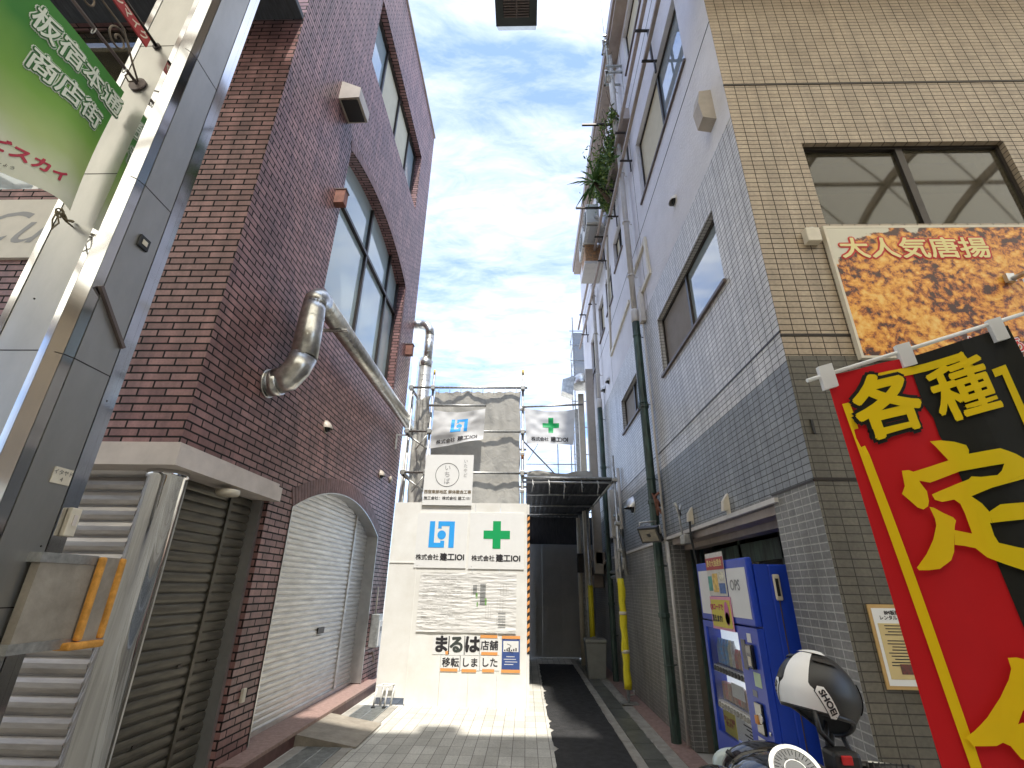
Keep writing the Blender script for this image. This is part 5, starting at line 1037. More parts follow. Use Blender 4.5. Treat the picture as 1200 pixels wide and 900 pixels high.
# ---- front of the right building: poster, bracket, notice
ps0, ps1 = pY(960, 271, RY), pY(1010, 424, RY)
PX_, PZT, PZB = 2.385, 4.385, 3.20
po_ = thing('food_poster', 'large fried chicken banner board under the front window', 'poster', (3.6, RY - .03, PZB))
mf = bpy.data.materials.new('fried_chicken_print'); t, b_ = nodes(mf); A = t.nodes.new; K = t.links.new
co = A('ShaderNodeTexCoord')
wn = A('ShaderNodeTexNoise'); wn.inputs['Scale'].default_value = 3.2; wn.inputs['Detail'].default_value = 3; K(co.outputs['Object'], wn.inputs[0])
vm = A('ShaderNodeVectorMath'); vm.operation = 'MULTIPLY_ADD'; vm.inputs[1].default_value = (.10, .0, .10); K(wn.outputs[1], vm.inputs[0]); K(co.outputs['Object'], vm.inputs[2])
v1 = A('ShaderNodeTexVoronoi'); v1.inputs['Scale'].default_value = 2.6; K(vm.outputs[0], v1.inputs[0])
v2 = A('ShaderNodeTexVoronoi'); v2.inputs['Scale'].default_value = 20; v2.feature = 'SMOOTH_F1'; K(vm.outputs[0], v2.inputs[0])
n3 = A('ShaderNodeTexNoise'); n3.inputs['Scale'].default_value = 26; n3.inputs['Detail'].default_value = 8; n3.inputs['Roughness'].default_value = .7; n3.inputs['Distortion'].default_value = .25; K(vm.outputs[0], n3.inputs[0])
def m2(op, a, b, c=None):
    q = A('ShaderNodeMath'); q.operation = op
    for i, v in enumerate((a, b, c)):
        if v is None: continue
        if isinstance(v, (int, float)): q.inputs[i].default_value = v
        else: K(v, q.inputs[i])
    return q.outputs[0]
val = m2('ADD', m2('MULTIPLY', n3.outputs[0], 1.25), m2('MULTIPLY', v2.outputs[0], -.6)); val = m2('ADD', val, m2('MULTIPLY', v1.outputs[0], -.40))
rp = A('ShaderNodeValToRGB'); e = rp.color_ramp.elements; e[0].position = .0; e[0].color = (.06, .018, .006, 1); e[1].position = .50; e[1].color = (.90, .58, .16, 1)
q = e.new(.05); q.color = (.26, .06, .010, 1); q = e.new(.14); q.color = (.60, .20, .02, 1); q = e.new(.27); q.color = (.82, .38, .045, 1)
K(val, rp.inputs[0])
spx = A('ShaderNodeSeparateXYZ'); K(co.outputs['Object'], spx.inputs[0])
edge = m2('SUBTRACT', m2('MULTIPLY', spx.outputs[2], 1.0), m2('ADD', m2('MULTIPLY', spx.outputs[0], .45), .93)); edge = m2('ADD', edge, m2('MULTIPLY', m2('SUBTRACT', wn.outputs[0], .5), .9)); edge = m2('ADD', edge, m2('MULTIPLY', m2('SUBTRACT', n3.outputs[0], .5), .12))
mk = A('ShaderNodeMapRange'); mk.inputs[1].default_value = .53; mk.inputs[2].default_value = .55; K(edge, mk.inputs[0])
mx = A('ShaderNodeMix'); mx.data_type = 'RGBA'; K(mk.outputs[0], mx.inputs[0]); K(rp.outputs[0], mx.inputs[6]); mx.inputs[7].default_value = (.62, .58, .46, 1); K(mx.outputs[2], b_.inputs['Base Color']); b_.inputs['Roughness'].default_value = .4
k = MB(); k.box((PX_ + .02, RY - .045, PZB + .02), (4.98, RY - .04, PZT - .025)); k.build('print', mf, po_)
k = MB(); k.box((PX_, RY - .0465, PZB), (PX_ + .019, RY - .004, PZT)); k.box((PX_ + .019, RY - .0465, PZT - .024), (5.0, RY - .004, PZT)); k.box((PX_ + .019, RY - .0465, PZB), (5.0, RY - .004, PZB + .019)); k.build('frame', M_cream, po_)
tc_ = pY(1072, 292, RY - .05)
place2d('lettering_outline', text2d('大人気唐揚', .205, .019, sx=1.12), M_red if False else mat('bright_red_ink', (.55, .02, .012), .5, var=.02), po_, (tc_.x, RY - .045, tc_.z), RT_, UP_, .002)
place2d('lettering', text2d('大人気唐揚', .205, .005, sx=1.12), mat('pale_yellow_ink', (.80, .68, .30), .5, var=.02), po_, (tc_.x, RY - .045, tc_.z), RT_, UP_, .005)
pc_ = pY(1170, 432, RY - .05); place2d('lettering', text2d('からあげ弁当', .14, .008), M_white, po_, (3.55, RY - .045, 3.30), RT_, UP_, .002); place2d('lettering', text2d('からあげ弁当', .14, .001), MATS['bright_red_ink'], po_, (3.55, RY - .045, 3.30), RT_, UP_, .004)
c = pY(949, 280, RY); o = box('bracket_block', M_cream, (c.x - .06, RY - .07, c.z - .07), (c.x + .05, RY - .003, c.z + .06), None, .006); tag(o, 'small beige block on the tan tiles left of the fried chicken banner', 'bracket'); box('bolt', M_galv, (c.x - .01, RY - .05, c.z + .06), (c.x + .02, RY - .03, c.z + .08), o)
c = pY(1196, 322, RY - .1); k = MB(); k.tube([(c.x - .05, RY - .06, c.z - .02), (c.x + .12, RY - .35, c.z + .02)], .02, 8); k.box((c.x - .08, RY - .08, c.z - .04), (c.x - .02, RY - .05, c.z + .03)); tag(k.build('pole_bracket', M_alu), 'silver pole bracket across the right of the fried chicken banner', 'bracket')
# notice
na, nb_ = pY(1015, 708, RY - .01), pY(1040, 808, RY - .01)
nt_ = thing('rental_notice', 'cream laminated notice about a rental space on the olive tiles', 'notice', (na.x, RY - .01, nb_.z)); nx, nz0, nz1 = (na.x + nb_.x) / 2, nb_.z, na.z; nw = .31
box('backing', mat('tan_card', (.50, .32, .12), .5, var=.1), (nx, RY - .012, nz0), (nx + nw, RY - .004, nz1), nt_); box('sheet', M_papersm, (nx + .018, RY - .014, nz0 + .018), (nx + nw - .018, RY - .0122, nz1 - .02), nt_); box('body_panel', mat('buff_paper', (.60, .47, .22), .5, var=.05), (nx + .035, RY - .0155, nz0 + .05), (nx + nw - .035, RY - .0142, nz1 - .10), nt_)
place2d('lettering', text2d('BM板宿ビル', .026, .001), M_ink, nt_, (nx + nw / 2, RY - .0142, nz1 - .045), RT_, UP_, .001); place2d('lettering', text2d('レンタルスペース', .026, .0006), M_ink, nt_, (nx + nw / 2, RY - .0142, nz1 - .072), RT_, UP_, .001)
k = MB(); yy = nz1 - .115
for i in range(14):
    if i != 4: w_ = rr.uniform(.07, .1); k.box((nx + nw / 2 - w_, RY - .0165, yy), (nx + nw / 2 + w_, RY - .0157, yy + .005))
    yy -= .0155
k.build('print', M_ink, nt_); box('photo', mat('photo_print', (.12, .03, .025), .4, var=.8, scale=60, dirt=(.3, .25, .2)), (nx + .10, RY - .0172, nz0 + .075), (nx + .17, RY - .0166, nz0 + .125), nt_)
c = pY(1088, 815, RY); k = MB(); k.lathe((c.x + .03, RY, c.z), [(.05, 0), (.05, -.04), (.03, -.06)], 14, 'y'); tag(k.build('black_fitting', M_black), 'round black fitting on the tiles just below the cream notice', 'fitting')
c = pY(952, 500, RY); k = MB(); k.box((c.x - .008, RY - .012, c.z - .05), (c.x + .008, RY - .002, c.z + .05)); tag(k.build('black_clip', M_black), 'tiny black clip on the olive tiles near the corner', 'clip')

# ---- vending machine (front faces the alley, -X)
VX, V0, V1, VH = 1.665, 3.93, 5.10, 1.90
vm_ = thing('vending_machine', 'tall blue drinks vending machine standing in the doorway', 'vending machine', (1.9, 4.5, 0))
k = MB(); k.box((VX + .15, V0, .05), (VX + .74, V1, VH - .05), .012); k.box((VX + .05, V0, .05), (VX + .149, V0 + .365, VH - .05)); k.box((VX + .05, V1 - .065, .05), (VX + .149, V1, VH - .05)); k.box((VX + .05, V0 + .366, 1.365), (VX + .149, V1 - .066, VH - .05)); k.box((VX + .05, V0 + .366, .05), (VX + .149, V1 - .066, .555)); k.box((VX + .10, V0 + .01, .0), (VX + .70, V1 - .01, .05)); k.build('body', M_blue, vm_)
k = MB(); k.box((VX, V0 + .01, 1.42), (VX + .048, V1 - .01, VH), .012); k.build('top_panel', M_blue, vm_)
dr = MB(); dr.box((VX, V0 + .01, .08), (VX + .048, V1 - .01, .40)); dr.box((VX, V0 + .01, .40), (VX + .048, V0 + .37, 1.41)); dr.box((VX, V1 - .07, .40), (VX + .048, V1 - .01, 1.41)); dr.box((VX, V0 + .37, 1.36), (VX + .048, V1 - .07, 1.41)); dr.box((VX, V0 + .37, .40), (VX + .048, V1 - .07, .56)); dd = dr.build('door', M_blue, vm_)
F_ = (0, -1, 0)
for y0, y1 in ((V0 + .05, V0 + .42), (V0 + .85, V1 - .06)): box('light_panel', M_papersm, (VX - .004, y0, 1.47), (VX - .0005, y1, 1.83), vm_)
place2d('lettering', text2d('OPS', .11, .002), M_inkgrey, vm_, (VX - .004, V0 + .27, 1.70), F_, UP_, .002)
dl = bpy.data.materials.new('backlit_case'); t_, b_ = nodes(dl); b_.inputs['Base Color'].default_value = (.7, .72, .75, 1); b_.inputs['Emission Color'].default_value = (.85, .93, 1, 1); b_.inputs['Emission Strength'].default_value = .35
box('display_case', dl, (VX + .13, V0 + .371, .561), (VX + .14, V1 - .071, 1.359), vm_)
tones = [(.02, .22, .55), (.02, .25, .6), (.03, .2, .5), (.05, .3, .6), (.55, .5, .3), (.6, .62, .6), (.25, .08, .05), (.35, .12, .06), (.55, .07, .05), (.45, .2, .1)]
cans = [mat('drink_%s' % nm, c, .3, var=.5, scale=40, dirt=(.65, .65, .65)) for nm, c in zip(('blue', 'azure', 'navy', 'cyan', 'gold', 'white', 'brown', 'tan', 'red', 'copper'), tones)]
for row, (zb, h, r) in enumerate(((1.07, .20, .026), (.80, .13, .026), (.59, .11, .026))):
    n = 11
    for i in range(n):
        y = V1 - .11 - i * .064
        if row == 2: continue
        k = MB(); hh = h * (1.0 if i < 6 or row else .72); k.lathe((VX + .09, y, zb), [(r * .9, 0), (r, .01), (r, hh * .7), (r * .55, hh * .88), (r * .5, hh)] if row == 0 else [(r * .9, 0), (r, .01), (r, hh * .93), (r * .85, hh)], 10)
        k.build('drink_sample', cans[i % 6 if (row == 0 and i < 6) else 6 + (i + row) % 4], vm_)
for zb in (1.02, .745):
    st2 = box('button_strip', M_whitegloss, (VX + .03, V0 + .375, zb - .012), (VX + .13, V1 - .075, zb + .04), vm_)
    for i in range(11): k = MB(); k.lathe((VX + .018, V1 - .11 - i * .064, zb + .012), [(.018, 0), (.021, .012)], 10, 'x'); k.build('button', M_black, st2)
    box('price_rail', M_inkblue if False else M_navy, (VX + .06, V0 + .375, zb + .041), (VX + .13, V1 - .075, zb + .048), vm_)
box('card', M_papersm, (VX + .05, V0 + .55, .86), (VX + .053, V0 + .80, .96), vm_)
yl = box('yellow_card', mat('yellow_card', (.62, .52, .04), .4, var=.05), (VX + .04, V1 - .38, .50), (VX + .045, V1 - .12, .735), vm_)
place2d('lettering', text2d('QRコード決済\n使えます!', .036, .002), M_red, yl, (VX + .04, V1 - .25, .65), F_, UP_, .002)
wc = box('white_card', M_papersm, (VX + .04, V0 + .40, .575), (VX + .045, V1 - .39, .73), vm_)
k = MB()
for i in range(6): k.box((VX + .037, V0 + .42, .59 + i * .022), (VX + .0395, V0 + .42 + .1 + .05 * ((i * 7) % 3), .598 + i * .022))
k.build('print', M_ink, wc)
k = MB(); k.box((VX + .012, V0 + .371, .561), (VX + .016, V1 - .071, 1.359)); k.build('front_glass', glassmat('case_glass', (.95, .96, .97), ior=1.1, refl=.3), vm_)
# coin side
box('bill_slot', mat('slot_grey', (.10, .10, .11), .3), (VX - .006, V0 + .25, 1.12), (VX - .0005, V0 + .32, 1.32), vm_)
cr_ = box('card_reader', M_blackgloss, (VX - .03, V0 + .10, 1.14), (VX - .0005, V0 + .20, 1.30), vm_, .008); box('screen', M_cream, (VX - .033, V0 + .12, 1.16), (VX - .0305, V0 + .17, 1.22), cr_)
box('sticker', M_papersm, (VX - .003, V0 + .13, 1.31), (VX - .0005, V0 + .20, 1.37), vm_); gs = box('sticker', mat('pale_green_sticker', (.5, .65, .42), .4, var=.1), (VX - .003, V0 + .07, 1.03), (VX - .0005, V0 + .18, 1.12), vm_)
box('coin_display', M_inkgrey, (VX - .004, V0 + .17, .96), (VX - .0005, V0 + .24, 1.0), vm_)
k = MB(); k.box((VX - .02, V0 + .10, .74), (VX - .0005, V0 + .22, .93), .008); cm = k.build('coin_mechanism', M_blackgloss, vm_); box('coin_lever', M_orange, (VX - .035, V0 + .16, .80), (VX - .021, V0 + .20, .85), cm)
k = MB(); k.lathe((VX - .025, V0 + .13, .84), [(.03, 0), (.03, .01)], 14, 'x'); k.build('coin_ring', M_alu, cm)
k = MB(); k.lathe((VX - .01, V0 + .05, .77), [(.012, 0), (.012, .01)], 10, 'x'); k.build('keyhole', M_alu, vm_)
st3 = box('sticker', M_papersm, (VX - .003, V0 + .13, .58), (VX - .0005, V0 + .27, .71), vm_)
k = MB(); k.box((VX - .022, V0 + .04, .50), (VX - .0005, V0 + .09, .70), .009); k.build('handle', M_galv, vm_)
k = MB(); k.box((VX - .004, V0 + .30, .16), (VX + .03, V1 - .22, .335), .01); fp = k.build('delivery_flap', mat('grey_flap', (.20, .20, .20), .3), vm_); box('flap_frame', M_black, (VX - .002, V0 + .27, .14), (VX - .0004, V1 - .19, .36), vm_)
# side handle and seam
k = MB(); k.box((VX + .17, V0 - .016, 1.60), (VX + .22, V0 - .001, 1.78), .01); k.build('side_latch', M_cream, vm_); box('latch_slot', M_black, (VX + .183, V0 - .019, 1.63), (VX + .205, V0 - .0165, 1.75), vm_)
k = MB(); k.box((VX + .192, V0 - .006, .1), (VX + .198, V0 - .0005, 1.6)); k.build('side_seam', M_sill, vm_)
# posters stuck on the top panel
p1 = box('poster', mat('event_poster', (.62, .60, .55), .4, var=.15, scale=22), (VX - .012, V0 + .43, 1.62), (VX - .008, V0 + .84, 1.97), vm_)
for (u0, v0, u1, v1, nm, cc) in ((.45, 1.64, .58, 1.72, 'poster_blue', (.04, .12, .35)), (.60, 1.65, .72, 1.80, 'poster_amber', (.7, .45, .1)), (.74, 1.66, .83, 1.78, 'poster_teal', (.05, .3, .25)), (.46, 1.74, .57, 1.81, 'poster_cream', (.7, .65, .5))): box('picture', mat(nm, cc, .4, var=.5, scale=30), (VX - .0145, V0 + u0, v0), (VX - .0125, V0 + u1, v1), p1)
box('banner_strip', mat('poster_red', (.40, .02, .03), .4, var=.1), (VX - .0145, V0 + .43, 1.83), (VX - .0125, V0 + .84, 1.93), p1); place2d('lettering', text2d('夏の大抽選会', .06, .002), mat('poster_gold', (.75, .55, .2), .4), p1, (VX - .0145, V0 + .635, 1.88), F_, UP_, .002)
p2 = box('poster', mat('pink_poster', (.70, .28, .42), .4, var=.05), (VX - .012, V0 + .39, 1.36), (VX - .008, V0 + .86, 1.615), vm_)
box('yellow_field', yl.data.materials[0], (VX - .0145, V0 + .41, 1.38), (VX - .0125, V0 + .84, 1.59), p2)
place2d('lettering', text2d('QRコードで', .055, .003), mat('magenta_ink', (.50, .02, .09), .5), p2, (VX - .0145, V0 + .71, 1.53), F_, UP_, .002); place2d('lettering', text2d('買えます!', .055, .004), M_ink, p2, (VX - .0145, V0 + .72, 1.44), F_, UP_, .002)
place2d('bubble', merge2d(*[disc2d(0, j * .012, .045) for j in (-3, 0, 3)][:1] + [([Vector((.05 * math.cos(i * .3142), .09 * math.sin(i * .3142), 0)) for i in range(20)], [tuple(range(20))])][0:1]), mat('bubble_pink', (.55, .10, .30), .4, var=.03), p2, (VX - .0145, V0 + .49, 1.49), F_, UP_, .003)
# hazard panel behind the machine
hz = thing('striped_stand', 'dark stand with cream hazard stripes squeezed left of the vending machine', 'stand', (2.05, 5.6, 0))
box('post', M_green_pipe, (VX + .40, 5.2, 0), (VX + .46, 5.5, 1.0), hz)
k = MB()
for i in range(8): k.hexa([(VX + .393, 5.2, .06 + i * .12), (VX + .399, 5.2, .06 + i * .12), (VX + .399, 5.5, .1 + i * .12), (VX + .393, 5.5, .1 + i * .12), (VX + .393, 5.2, .11 + i * .12), (VX + .399, 5.2, .11 + i * .12), (VX + .399, 5.5, .15 + i * .12), (VX + .393, 5.5, .15 + i * .12)])
k.build('stripes', M_cream, hz)

# ---- nobori banner close to the camera
NBY = 1.2; A_ = pY(968, 440, NBY); B_ = pY(1181, 381, NBY); Cb = pY(1110, 900, NBY)
Rv = B_ - A_; Uv = (A_ - Cb); Uv = Uv * (1.8 / Uv.length); O_ = A_ - Uv
def Snob(u, v):
    p = O_ + Rv * u + Uv * v
    p.y += .012 * math.sin(u * 7 + v * 2) * (1.05 - v) + .006 * math.sin(u * 15 - v * 6) - .02 * (1 - v) * math.sin(v * 9)
    p.z -= .012 * math.sin(math.pi * u) * (v > .9)
    return p
nsc = (Rv.length, Uv.length)
def uvn(px, py):
    p = pY(px, py, NBY) - O_; det = Rv.x * Uv.z - Rv.z * Uv.x; u = (p.x * Uv.z - p.z * Uv.x) / det; v = (Rv.x * p.z - Rv.z * p.x) / det; return u * nsc[0], v * nsc[1]
nbn = thing('nobori_banner', 'red and black vertical banner with large yellow characters close at the right edge', 'banner', (1.4, NBY, 0))
M_nred = clothmat('banner_red', (.56, .014, .018), .3, var=.08); M_nblack = clothmat('banner_black', (.016, .016, .013), .12, var=.2); M_nyel = clothmat('banner_yellow', (.85, .62, .01), .25, var=.03)
wf_ = cloth('cloth', M_nred, Snob, 50, 120, nbn)
blk = [(uvn(1062, 412)), (nsc[0], nsc[1])]; 
pb = [uvn(*p) for p in ((1061, 414), (1080, 470), (1092, 485), (1100, 510), (1112, 530), (1150, 620), (1175, 680), (1200, 740), (1240, 830), (1290, 960), (1420, 960))]
pb = [p for p in pb]; pb[0] = (pb[0][0], nsc[1]); pb[-2] = (pb[-2][0], pb[-2][1]); pb = [p for p in pb if p[0] <= nsc[0]] + [(nsc[0], .2), (nsc[0], nsc[1])]
for q in pb: pass
on_cloth('black_field', poly2d(pb[::-1]), M_nblack, wf_, Snob, .0025, .05, nsc)
def bandp(pts, w, name='border_line'):
    sh = []
    for a, b in zip(pts, pts[1:]):
        d = Vector((b[0] - a[0], b[1] - a[1])).normalized() * w / 2; nrm = Vector((-d.y, d.x)); sh.append(poly2d([(a[0] - nrm.x - d.x, a[1] - nrm.y - d.y), (b[0] - nrm.x + d.x, b[1] - nrm.y + d.y), (b[0] + nrm.x + d.x, b[1] + nrm.y + d.y), (a[0] + nrm.x - d.x, a[1] + nrm.y - d.y)]))
    for i, s in enumerate(sh): on_cloth(name, s, M_nyel, wf_, Snob, .0045 + .0004 * i, .05, nsc)
a = uvn(1016, 443); b = uvn(1121, 416); c = uvn(1131, 428); bandp([a, b, c], .022)
a = uvn(993, 476); b = uvn(1141, 884); b2 = (b[0] + (b[0] - a[0]) * .5, b[1] - (a[1] - b[1]) * .5); bandp([a, b, (b[0] + .01, .1)], .022)
a = uvn(1166, 434); b = uvn(1176, 431); c = uvn(1215, 520); bandp([a, b, c, (c[0], .1)], .022)
def nob_text(ch, px, py, size, bold, sx=1.0, outline=True):
    u, v = uvn(px, py)
    if outline: on_cloth('lettering_outline', move2d(text2d(ch, size, bold + .010, sx=sx), u, v), M_nblack, wf_, Snob, .0055, .025, nsc)
    on_cloth('lettering', move2d(text2d(ch, size, bold, sx=sx), u, v), M_nyel, wf_, Snob, .0080, .025, nsc)
nob_text('各', 1039, 478, .178, .0065); nob_text('種', 1127, 460, .172, .004, outline=False)
c4 = lambda *q: [(1000 + x / 3.46, 380 + y / 3.46) for x, y in q]
c5 = lambda *q: [(1040 + x / 3, 600 + y / 3) for x, y in q]
strokes = [c4((295, 480), (345, 474), (400, 480), (445, 495), (455, 515), (455, 530), (570, 510), (640, 530), (740, 575), (760, 640), (690, 608), (600, 640), (555, 622), (575, 600), (585, 572), (420, 600), (290, 647), (245, 640), (220, 605), (375, 555), (320, 500)),
    c4((180, 600), (205, 598), (225, 606), (250, 650), (275, 682), (283, 720), (280, 742), (262, 755), (240, 747), (183, 692), (192, 662)),
    c4((295, 695), (330, 680), (455, 632), (465, 621), (500, 624), (560, 618), (600, 640), (690, 608), (760, 640), (690, 625), (600, 650), (540, 668), (455, 705), (400, 712), (340, 724), (308, 716)),
    c4((385, 708), (465, 700), (505, 730), (530, 760), (545, 810)) + c5((345, 40), (360, 85), (375, 110), (430, 125), (560, 150), (560, 250), (480, 215), (400, 185), (340, 160), (300, 128), (260, 120), (220, 116), (220, 65), (287, 77)) + c4((440, 770), (420, 730)),
    c4((530, 765), (570, 735), (680, 725), (760, 715), (760, 790), (660, 795), (545, 808)),
    c4((283, 745), (300, 748), (345, 770), (385, 785), (398, 798), (392, 820)) + c5((219, 66), (216, 140), (205, 170), (165, 200), (130, 205), (100, 205), (93, 196), (120, 150), (140, 100), (150, 50), (140, 0)) + c4((310, 800)),
    c5((422, 512), (450, 510), (480, 518), (620, 560), (620, 640), (520, 660), (480, 700), (466, 748), (480, 742), (620, 740), (620, 930), (560, 910), (480, 870), (440, 825), (410, 812), (385, 823), (300, 822), (275, 790), (300, 770), (350, 720), (400, 650), (428, 590), (435, 550))]
for i, st_ in enumerate(strokes):
    on_cloth('brush_stroke', poly2d([uvn(*q) for q in st_]), M_nyel, wf_, Snob, .0080 + .0004 * i, .03, nsc)
k = MB(); e0 = A_ - Rv.normalized() * .055 + Vector((0, 0, .0)); e1 = B_ + Rv.normalized() * .12; up_ = Vector((0, 0, .022)); k.tube([e0, e1 + up_], .0055, 8); k.build('cross_rod', M_white, nbn)
for t_ in (.0, .42, .93):
    q = A_ + Rv * t_; k = MB(); dn = Uv.normalized() * -1; rx = Rv.normalized() * .02
    ctr = q + Vector((0, -.008, .012)); k.hexa([ctr - rx + dn * .05 + Vector((0, 0, 0)), ctr + rx + dn * .05, ctr + rx + dn * .05 + Vector((0, .012, 0)), ctr - rx + dn * .05 + Vector((0, .012, 0)), ctr - rx - dn * .016, ctr + rx - dn * .016, ctr + rx - dn * .016 + Vector((0, .012, 0)), ctr - rx - dn * .016 + Vector((0, .012, 0))]); k.build('loop', M_whitecloth, nbn)
k = MB(); k.tube([e1 + up_ + Vector((0, 0, .1)), Vector((e1.x + .06, NBY, 0))], .012, 10); k.build('pole', M_white, nbn)
k = MB(); q = e1 + up_; k.tube([q - Rv.normalized() * .045, q + Rv.normalized() * .01], .013, 10); k.build('rod_socket', M_alu, nbn)
k = MB(); k.box((e1.x - .15, NBY - .2, 0), (e1.x + .27, NBY + .2, .09), .03); k.build('base_weight', M_white, nbn)

# ---- scooter and helmet
SX, SYh, SZ = .93, 2.12, 1.045
sco = thing('scooter', 'black motor scooter with chrome ringed gauge parked by the vending machine', 'scooter', (SX, 1.6, 0))
def blob(k, c, r, n=20, m=12, f=None):
    c = Vector(c); vs = []
    for i in range(m + 1):
        t_ = math.pi * i / m
        for j in range(n):
            a = 2 * math.pi * j / n; d = Vector((math.sin(t_) * math.cos(a), math.sin(t_) * math.sin(a), math.cos(t_))); q = Vector((d.x * r[0], d.y * r[1], d.z * r[2])); vs.append(c + (f(q, d) if f else q))
    k.raw(vs, [(i * n + j, i * n + (j + 1) % n, (i + 1) * n + (j + 1) % n, (i + 1) * n + j) for i in range(m) for j in range(n)], True)
k = MB(); blob(k, (SX, SYh + .06, SZ - .02), (.19, .15, .085)); cw = k.build('handlebar_cowl', M_blackgloss, sco)
dd_ = Vector((0, -.75, .66)).normalized(); du = Vector((0, .66, .75)).normalized(); dx = Vector((1, 0, 0)); gc = Vector((SX - .0, SYh - .045, SZ + .035))
def discm(k, c, r0, r1, n=32, t_=0.0):
    k.raw([c + dd_ * t_ + (dx * math.cos(2 * math.pi * j / n) * 1.05 + du * math.sin(2 * math.pi * j / n)) * r for r in (r0, r1) for j in range(n)], [(j, (j + 1) % n, n + (j + 1) % n, n + j) for j in range(n)])
k = MB(); k.tube([gc - dd_ * .05, gc + dd_ * .012], .085, 32); k.build('gauge_pod', M_black, sco)
k = MB(); discm(k, gc, .001, .07, t_=.0135); gf = k.build('gauge_face', mat('gauge_silver', (.34, .35, .36), .35, .2), sco)
k = MB(); discm(k, gc, .07, .084, t_=.016); discm(k, gc, .034, .037, t_=.0145); k.build('chrome_ring', M_chrome, gf)
k = MB()
for j in range(25):
    a = R(-40 + j * 260 / 24); d = dx * math.cos(a) * 1.05 + du * math.sin(a); s_ = d.cross(dd_) * .0012; r0 = .052 if j % 2 else .047; c0 = gc + dd_ * .0145; k.face([c0 + d * r0 - s_, c0 + d * .066 - s_, c0 + d * .066 + s_, c0 + d * r0 + s_])
a = R(215); d = dx * math.cos(a) + du * math.sin(a); s_ = d.cross(dd_) * .002; c0 = gc + dd_ * .016; k.face([c0 - s_, c0 + d * .05 - s_ * .3, c0 + d * .05 + s_ * .3, c0 + s_]); k.build('gauge_marks', M_ink, gf)
for i, num in enumerate(('0', '20', '40', '60', '80', '100')):
    a = R(220 - i * 52); d = dx * math.cos(a) * 1.05 + du * math.sin(a); place2d('numeral', text2d(num, .013), M_ink, gf, gc + dd_ * .0135 + d * .041, dx, du, .001)
k = MB(); k.tube([(SX - .12, SYh + .02, SZ - .03), (SX - .22, SYh - .0, SZ - .07), (SX - .26, SYh - .01, SZ - .08)], .02, 10); k.tube([(SX + .12, SYh + .02, SZ), (SX + .22, SYh + .01, SZ + .04), (SX + .27, SYh - .02, SZ + .05)], .02, 10); k.build('handlebar', M_black, sco)
for sx_ in (-1, 1):
    dz_ = 0 if sx_ > 0 else -.13; k = MB(); a = Vector((SX + sx_ * .25, SYh - .01, SZ + .045 + dz_)); b = Vector((SX + sx_ * .38, SYh - .09, SZ + .06 + dz_)); k.tube([a, b], .019, 12); [k.tube([a.lerp(b, i / 9), a.lerp(b, i / 9 + .03)], .0215, 12) for i in range(1, 9)]; k.build('grip', M_black, sco)
    k = MB(); k.tube([(SX + sx_ * .2, SYh + .06, SZ + .04 + dz_), (SX + sx_ * .30, SYh + .04, SZ + .05 + dz_), (SX + sx_ * .37, SYh + .0, SZ + .05 + dz_)], .008, 8); k.build('brake_lever', M_alu, sco)
k = MB(); k.box((SX + .14, SYh - .05, SZ + .02), (SX + .235, SYh + .04, SZ + .10), .015); k.build('switch_housing', M_black, sco); box('kill_switch', mat('switch_red', (.5, .02, .02), .4), (SX + .16, SYh - .062, SZ + .065), (SX + .195, SYh - .051, SZ + .092), sco, .003)
for sx_ in (-1, 1):
    k = MB(); k.tube([(SX + sx_ * .17, SYh + .05, SZ + .05), (SX + sx_ * .19, SYh + .06, SZ + (.17 if sx_ > 0 else .07))], .008, 8); k.build('mirror_stalk', M_black, sco)
k = MB(); k.prism([(SX - .2, SZ - .1), (SX + .2, SZ - .1), (SX + .24, .45), (SX + .16, .25), (SX - .16, .25), (SX - .24, .45)], 'y', SYh + .1, SYh + .18); k.build('leg_shield', M_blackgloss, sco)
k = MB(); blob(k, (SX, SYh + .2, SZ - .03), (.17, .09, .10)); k.build('headlight_cowl', M_blackgloss, sco); k = MB(); blob(k, (SX - .1, SYh + .27, SZ - .02), (.08, .03, .05)); k.build('headlight', G_frost, sco)
k = MB(); k.tube([(SX, SYh + .05, SZ - .05), (SX, SYh + .42, .25)], .035, 10); k.build('fork', M_alu, sco)
for yy in (SYh + .45, .95):
    k = MB(); pts = [(SX, yy + .185 * math.cos(a * math.pi / 12), .235 + .185 * math.sin(a * math.pi / 12)) for a in range(25)]; k.tube(pts, .05, 10, False); wh = k.build('wheel', M_black, sco)
    k = MB(); k.lathe((SX - .04, yy, .235), [(.14, 0), (.15, .01), (.05, .03), (.05, .05), (.15, .07), (.14, .08)], 20, 'x'); k.build('rim', M_alu, wh)
k = MB(); k.box((SX - .17, 1.3, .27), (SX + .17, 2.2, .34), .03); k.build('floorboard', M_black, sco)
k = MB(); blob(k, (SX, 1.05, .55), (.19, .48, .22)); k.build('rear_body', M_blackgloss, sco)
k = MB(); blob(k, (SX, 1.1, .76), (.16, .40, .07)); k.build('seat', M_black, sco)
k = MB(); k.prism([(SYh + .2, .42), (SYh + .7, .38), (SYh + .62, .48), (SYh + .42, .54)], 'x', SX - .08, SX + .08); k.build('mudguard', M_blackgloss, sco)
k = MB(); blob(k, (SX - .24, SYh + .02, SZ - .03), (.10, .12, .06)); k.build('side_cover', M_blackgloss, sco)

